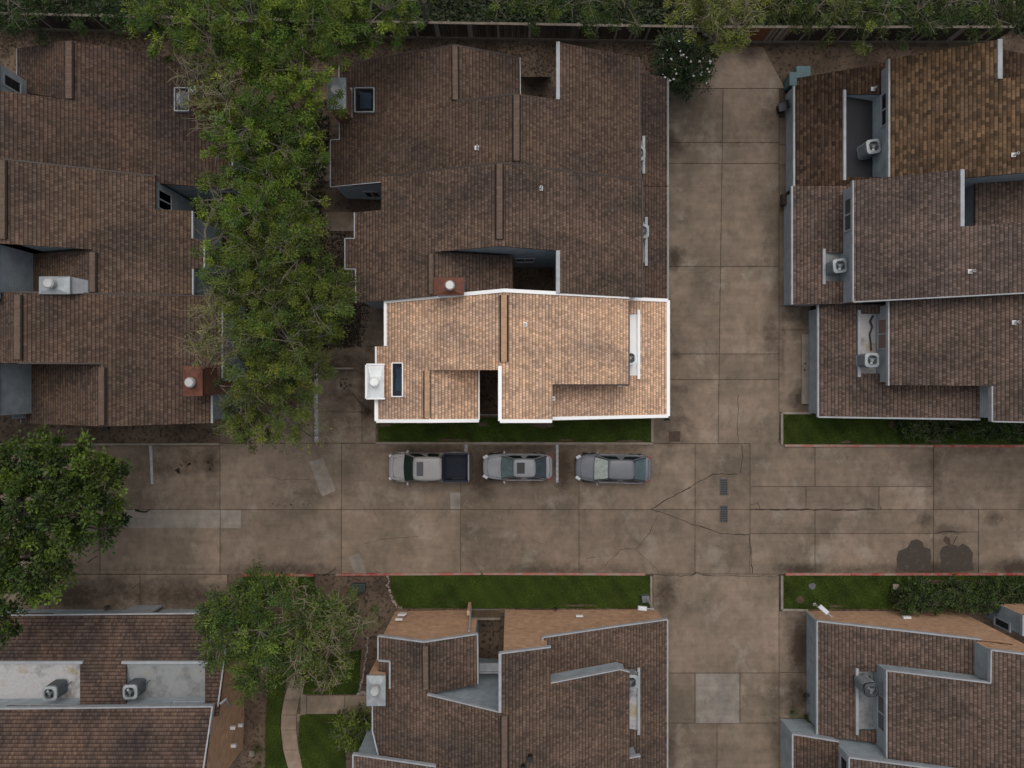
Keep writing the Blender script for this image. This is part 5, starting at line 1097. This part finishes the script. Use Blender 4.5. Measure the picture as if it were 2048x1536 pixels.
t = thing('transformer_box', 'dark green cabinet half hidden under the bare olive tree', 'utility box', P(716, 1176)); b = MB(); b.box(tuple(P(716, 1176, .4)), (.9, .5, .8)); b.build('cabinet_body', plain('dark_green_paint', (.02, .03, .026), .5, dirt=.2), t, bevel=.03); b = MB(); b.box(tuple(P(716, 1176, .82)), (.96, .56, .05)); b.build('cabinet_lid', plain('dark_green_lid', (.03, .042, .036), .5, dirt=.2), t, bevel=.02)
b = MB(); b.box(tuple(P(504, 1507, .12)), (.3, .3, .24)); b.box(tuple(P(504, 1507, .25)), (.34, .34, .03)); tag(b.build('meter_box', plain('pale_box', (.24, .21, .17), .7, dirt=.2), bevel=.02), 'small pale box in the soil strip beside the lower left brick wall', 'utility box')
b = MB(); b.box(tuple(P(1568, 400, .25)), (.34, .75, .5), 0, 0, .95); tag(b.build('storage_box', plain('brown_box', (.05, .035, .027), .8, dirt=.3), bevel=.02), 'dark brown box against the garage of the middle right house', 'box')
t = thing('trash_bin', 'dark bin standing beside the garage of the north right house', 'bin', P(1565, 216)); b = MB(); b.box(tuple(P(1565, 214, .5)), (.42, .45, 1.0), .2, 0, 1.15); b.build('bin_body', black_plastic, t, bevel=.03); b = MB(); b.box(tuple(P(1565, 214, 1.04)), (.52, .55, .07), .2); b.build('bin_lid', plain('bin_lid', (.04, .04, .045), .5), t, bevel=.02)
b = MB(); b.box(tuple(P(1594, 158, 1.0)), (.9, .75, 2.0)); b.box((P(1594, 158, 2).x, P(1594, 158, 2).y, 2.03), (1.0, .85, .06)); tag(b.build('storage_shed', plain('teal_paint', (.07, .14, .15), .5, dirt=.25), bevel=.02), 'small teal painted cabinet at the north corner of the chestnut roofed house', 'cabinet')
for i, y in enumerate((268, 384, 411, 573)):
    pass
t = thing('wheel_stop', 'low pale concrete step in the stained apron with two dark holes', 'concrete block', P(1613, 735)); b = MB(); b.box(tuple(P(1612, 738, .06)), (.6, 4.6, .12)); o = b.build('block', concrete_new, t, bevel=.02)
b = MB(); b.cyl(P(1610, 727, .115), .07, .01, 12); b.cyl(P(1609, 740, .115), .07, .01, 12); b.build('drain_hole', black_plastic, t)

# ------------------------------------------------------------------ cars
def paint(name, col, rough=.28):
    m, t, b = mat(name); c = mixc(t, 1.0, col, ramp(t, noise(t, 3, 4, .6), [(.3, .9), (.7, 1.03)]), 'MULTIPLY'); L(t, c, b.inputs['Base Color']); b.inputs['Metallic'].default_value = 0; b.inputs['Roughness'].default_value = .45; b.inputs['Specular IOR Level'].default_value = .3
    b.inputs['Coat Weight'].default_value = .25; b.inputs['Coat Roughness'].default_value = .08; return m
car_glass = plain('car_glass', (.012, .018, .018), .08, dirt=0, spec=.25); car_glass_pale = plain('car_glass_pale', (.10, .145, .145), .2, dirt=.35, dscale=3, spec=.2); tyre_m = plain('tyre', (.018, .018, .018), .9, dirt=0); rim_m = plain('rim', (.3, .3, .31), .35, .6, dirt=.1)
head_m = plain('headlight', (.42, .44, .46), .1, dirt=0); tail_m = plain('taillight', (.22, .012, .010), .15, dirt=0); bed_m = plain('bed_liner', (.024, .029, .043), .7, dirt=.2, dscale=6, spec=.15); trim_black = plain('trim_black', (.015, .015, .016), .5, dirt=0); sill_m = plain('sunshade', (.42, .41, .38), .7, dirt=.1)
def lerp1(x, xs, ys): return float(np.interp(x, xs, ys))
def smooth_obj(o, lv=1):
    md = o.modifiers.new('sub', 'SUBSURF'); md.levels = lv; md.render_levels = lv; o.data.polygons.foreach_set('use_smooth', [True] * len(o.data.polygons))
def car(label, cx, cy, rz, Ln, W, pm, k, glass_f=None, glass_r=None, pickup=False, sunroof=None, group=None):
    """k: fractions of length from the nose for windscreen base, roof front, roof rear, rear glass base"""
    loc = P(cx, cy, 0); t = thing('pickup_truck' if pickup else 'parked_car', label, 'pickup truck' if pickup else 'car', loc, rz, group, local=True)
    X = lambda f: Ln * (.5 - f)
    if pickup: fs = [0, .012, .04, .09, .16, .22, .4, .655, .66, .9, .975, .99, 1.0]; wf = [.62, .76, .86, .93, .975, 1, 1, 1, 1, 1, .985, .95, .9]; zt = [.85, .96, 1.02, 1.06, 1.09, 1.12, 1.14, 1.14, 1.10, 1.10, 1.10, 1.06, .95]; ground, roofz, belt = .32, 1.83, 1.12
    else: fs = [0, .008, .03, .07, .13, .2, .27, .45, .65, .8, .9, .95, .98, .995, 1.0]; wf = [.42, .58, .72, .84, .93, .97, .99, 1, 1, .985, .95, .90, .82, .70, .56]; zt = [.58, .66, .71, .76, .82, .87, .92, .94, .95, .96, .98, .98, .96, .90, .80]; ground, roofz, belt = .2, 1.43, .93
    def half(f):
        hw = W / 2 * lerp1(f, fs, wf); z = lerp1(f, fs, zt); s = .8 if not pickup else .88
        return [(hw * .90, ground), (hw * .985, ground + .16), (hw, ground + .34), (hw * .995, z - .22), (hw * .965, z - .07), (hw * s, z - .005), (hw * .5, z + .025), (0, z + .035)]
    def shell(f0, f1, n, name):
        mb = MB(); rows = []
        F_ = sorted(set([f0, f1] + [f for f in fs if f0 < f < f1] + list(np.linspace(f0, f1, n))))
        for f in F_:
            h = half(f); rows.append([Vector((X(f), -y, z)) for y, z in h] + [Vector((X(f), y, z)) for y, z in h[::-1][1:]])
        mb.grid(rows); mb.face(rows[0][::-1]); mb.face(rows[-1]); o = mb.build(name, pm, t); smooth_obj(o, 1); return o
    wb = W / 2 * (.86 if not pickup else .93); wr = W / 2 * (.66 if not pickup else .77)
    if pickup:
        body = shell(0, .662, 14, 'body'); bx0, bx1 = X(.662), X(.985); b = MB()
        for sg in (-1, 1): b.box(((bx0 + bx1) / 2, sg * (W / 2 - .045), .76), (bx0 - bx1, .09, .70)); b.box(((bx0 + bx1) / 2, sg * (W / 2 - .06), 1.115), (bx0 - bx1 - .02, .13, .03))
        b.build('bed_side', pm, t, bevel=.02); b = MB(); b.box((X(.978), 0, .78), (.08, W - .2, .66)); b.build('tailgate', pm, t, bevel=.02)
        b = MB(); b.box(((bx0 + bx1) / 2, 0, .52), (bx0 - bx1 - .04, W - .2, .06)); b.box((bx0 - .05, 0, .8), (.06, W - .2, .62))
        for i in range(9): b.box(((bx0 + bx1) / 2 - .02, (i - 4) * .165, .58), (bx0 - bx1 - .14, .085, .07))
        for sg in (-1, 1):
            b.box(((bx0 + bx1) / 2, sg * (W / 2 - .12), .82), (bx0 - bx1 - .06, .03, .62)); b.box((X(.86), sg * (W / 2 - .2), .66), (.85, .16, .24)); b.box(((bx0 + bx1) / 2, sg * (W / 2 - .06), 1.14), (bx0 - bx1 - .06, .1, .02))
        for xx in (X(.68), X(.965)): b.box((xx, 0, .82), (.04, W - .22, .6))
        b.build('bed_liner', bed_m, t)
        b = MB(); b.box((X(.997), 0, .55), (.16, W * .92, .2)); b.build('rear_bumper', trim_black, t, bevel=.03)
    else: body = shell(0, 1, 22, 'body')
    b = MB(); b.box((X(.012), 0, ground + .24), (.12, W * .55, .22)); b.build('front_bumper', trim_black, t, bevel=.03)
    x0, x1, x2, x3 = X(k[0]), X(k[1]), X(k[2]), X(k[3]); bz = belt + .02
    def q4(a, b, c, d, name, m, off, ins_u=.05, ins_v=.06, bow=0.0, n=8, parent=None):
        """a,b along the bottom, d,c along the top"""
        a, b, c, d = map(Vector, (a, b, c, d)); nrm = (b - a).cross(d - a).normalized(); nrm = -nrm if nrm.z < 0 else nrm; rows = []
        for i in range(5):
            v = ins_v + (1 - 2 * ins_v) * i / 4; row = []
            for j in range(n + 1):
                u = ins_u + (1 - 2 * ins_u) * j / n; p = a.lerp(b, u).lerp(d.lerp(c, u), v) + nrm * (off + bow * (1 - (2 * u - 1) ** 2) * (1 - .5 * v)); row.append(p)
            rows.append(row)
        mb = MB(); mb.grid(rows); return mb.build(name, m, parent or t, smooth=True)
    bowf = .10; rz_ = roofz - .06
    fb = [(x0, wb, bz), (x0, -wb, bz), (x1, -wr, rz_), (x1, wr, rz_)]; rb = [(x3, -wb, bz), (x3, wb, bz), (x2, wr, rz_), (x2, -wr, rz_)]
    if pickup: rb = [(x3, -wb, bz), (x3, wb, bz), (x2 - .02, wr, rz_), (x2 - .02, -wr, rz_)]
    q4(*fb, 'pillar_front', trim_black, 0, 0, 0, bowf); q4(*rb, 'pillar_rear', trim_black if not pickup else pm, 0, 0, 0, .05)
    q4(*fb, 'windscreen', glass_f or car_glass, .012, .045, .03, bowf); q4(*rb, 'rear_window', glass_r or car_glass, .012, .05, .06, .05)
    for sg in (1, -1):
        A = [(x3, sg * wb, bz), (x0, sg * wb, bz), (x1, sg * wr, rz_), (x2, sg * wr, rz_)]
        if sg < 0: A = [A[1], A[0], A[3], A[2]]
        A = [A[1], A[0], A[3], A[2]] if False else A
        nr = (Vector(A[1]) - Vector(A[0])).cross(Vector(A[3]) - Vector(A[0])); 
        if nr.y * sg < 0: A = [A[1], A[0], A[3], A[2]]
        q4(*A, 'side_panel', pm, 0, 0, 0, .03)
        xm = .5
        a, b_, c_, d_ = map(Vector, A)
        for u0, u1 in ((.07, .475), (.525, .93)):
            q4(a.lerp(b_, u0), a.lerp(b_, u1), d_.lerp(c_, u1), d_.lerp(c_, u0), 'side_window', car_glass, .012, .02, .1, .03)
    rows = []
    for i in range(9):
        u = i / 8; x = x1 + .05 + (x2 - x1 - .1) * u; row = []
        for j in range(11):
            v = j / 10 * 2 - 1; e = 1 - .10 * (2 * u - 1) ** 4; y = v * (wr + .03) * e; row.append(Vector((x, y, roofz - .065 * abs(v) ** 3.2 - .05 * abs(2 * u - 1) ** 3 + .01)))
        rows.append(row)
    mb = MB(); mb.grid(rows); o = mb.build('roof', pm, t, smooth=True); md = o.modifiers.new('sol', 'SOLIDIFY'); md.thickness = .05
    if sunroof:
        s0, s1 = X(sunroof[0]), X(sunroof[1]); mb = MB(); mb.box(((s0 + s1) / 2, 0, roofz + .012), (abs(s0 - s1), wr * 1.22, .03)); mb.build('sunroof', trim_black if not pickup else plain('tinted_panel', (.05, .052, .06), .15, dirt=0), t, bevel=.012)
    for sg in (-1, 1):
        mb = MB(); mb.box((x0 - .18, sg * (W / 2 + .09), belt + .06), (.12, .2, .13), sg * .25); mb.build('mirror', pm, t, bevel=.03)
        mb = MB(); mb.board((x0 - .3, sg * (W / 2 - .02 - (wb - wb)), belt), (x3 + .2, sg * (W / 2 - .02), belt), .02, .02, .012); mb.build('belt_trim', trim_grey if not pickup else trim_black, t)
        mb = MB(); mb.box((X(.035 if not pickup else .02), sg * W * (.37 if not pickup else .38), .66 if not pickup else .86), (.34 if not pickup else .2, .2, .14), -sg * .55); mb.build('headlight', head_m, t, bevel=.03)
        mb = MB()
        if pickup: mb.box((X(.984), sg * (W / 2 - .05), .85), (.08, .1, .42))
        else: mb.box((X(.962), sg * W * .40, .84), (.26, .16, .15), sg * .5)
        mb.build('taillight', tail_m, t, bevel=.02)
        for fx in ((.175, .80) if not pickup else (.165, .80)):
            r = .33 if not pickup else .39; wm = MB(); xw, yw = X(fx), sg * (W / 2 - .11)
            wm.tube([(xw, yw - .12, r), (xw, yw + .12, r)], r, r, 26); wh = wm.build('wheel', tyre_m, t, bevel=.02); rm = MB(); rm.tube([(xw, yw + sg * .10, r), (xw, yw + sg * .135, r)], r * .62, r * .58, 20); rm.build('rim', rim_m, wh)
            am = MB(); pts = [Vector((xw + (r + .07) * math.cos(a), sg * (W / 2 - .005), r + (r + .05) * math.sin(a))) for a in np.linspace(.15, math.pi - .15, 14)]; am.tube(pts, .035, .035, 6); am.build('wheel_arch', trim_black if not pickup else pm, t)
    for sg in (-1, 1):                                   # bonnet creases and shut line
        mb = MB(); mb.board((X(.05), sg * W * .30, lerp1(.05, fs, zt) + .02), (X(k[0] - .01), sg * W * .40, lerp1(k[0], fs, zt) + .005), .012, .03, .012); mb.build('bonnet_seam', trim_black, t)
    for f_ in ((.055, .0) if pickup else (.06, .965)):
        if not f_: continue
        mb = MB(); pts = []
        for j in range(9):
            v = j / 4 - 1; y = v * W / 2 * lerp1(f_, fs, wf) * .80; pts.append(Vector((X(f_) - .10 * v * v * (1 if f_ < .5 else -.6), y, lerp1(f_ + .02 * v * v * (1 if f_ < .5 else -1), fs, zt) + .03)))
        mb.tube(pts, .012, .012, 5); mb.build('shut_line', trim_black, t)
    mb = MB(); mb.tube([(x0 + .03, wb * .75, bz + .03), (x0 - .22 - .1, wb * .05, bz + .13 + .08)], .012, .01, 5); mb.tube([(x0 + .06, 0, bz + .03), (x0 - .2, -wb * .7, bz + .16)], .012, .01, 5); mb.build('wiper', trim_black, t)
    return t
silver = paint('silver_paint', (.25, .255, .27)); champagne = paint('champagne_paint', (.28, .27, .268)); graphite = paint('graphite_paint', (.135, .142, .16))
car('silver crew cab pickup truck with black ribbed bed and sunroof, left of the parked cars', 862.5, 931, math.pi, 5.28, 1.90, champagne, (.205, .325, .655, .66), pickup=True, sunroof=(.365, .445), glass_f=plain('screen_dark_green', (.010, .024, .020), .12, dirt=0, spec=.2))
car('silver sedan with a dark sunroof between the pickup truck and the white line', 1035, 931, math.pi, 4.5, 1.74, silver, (.27, .44, .745, .915), sunroof=(.49, .60), glass_f=car_glass_pale, glass_r=plain('rear_glass_dark', (.05, .065, .08), .2, dirt=.3, spec=.2))
c3 = car('dark grey sedan with pale sunshade in its windscreen, right of the white line', 1223, 934, math.pi - .025, 4.86, 1.86, graphite, (.245, .42, .755, .925), glass_f=plain('shaded_windscreen', (.36, .40, .38), .3, dirt=.35, dscale=5, spec=.2), glass_r=plain('rear_glass_blue', (.08, .125, .135), .2, dirt=.3, spec=.2))
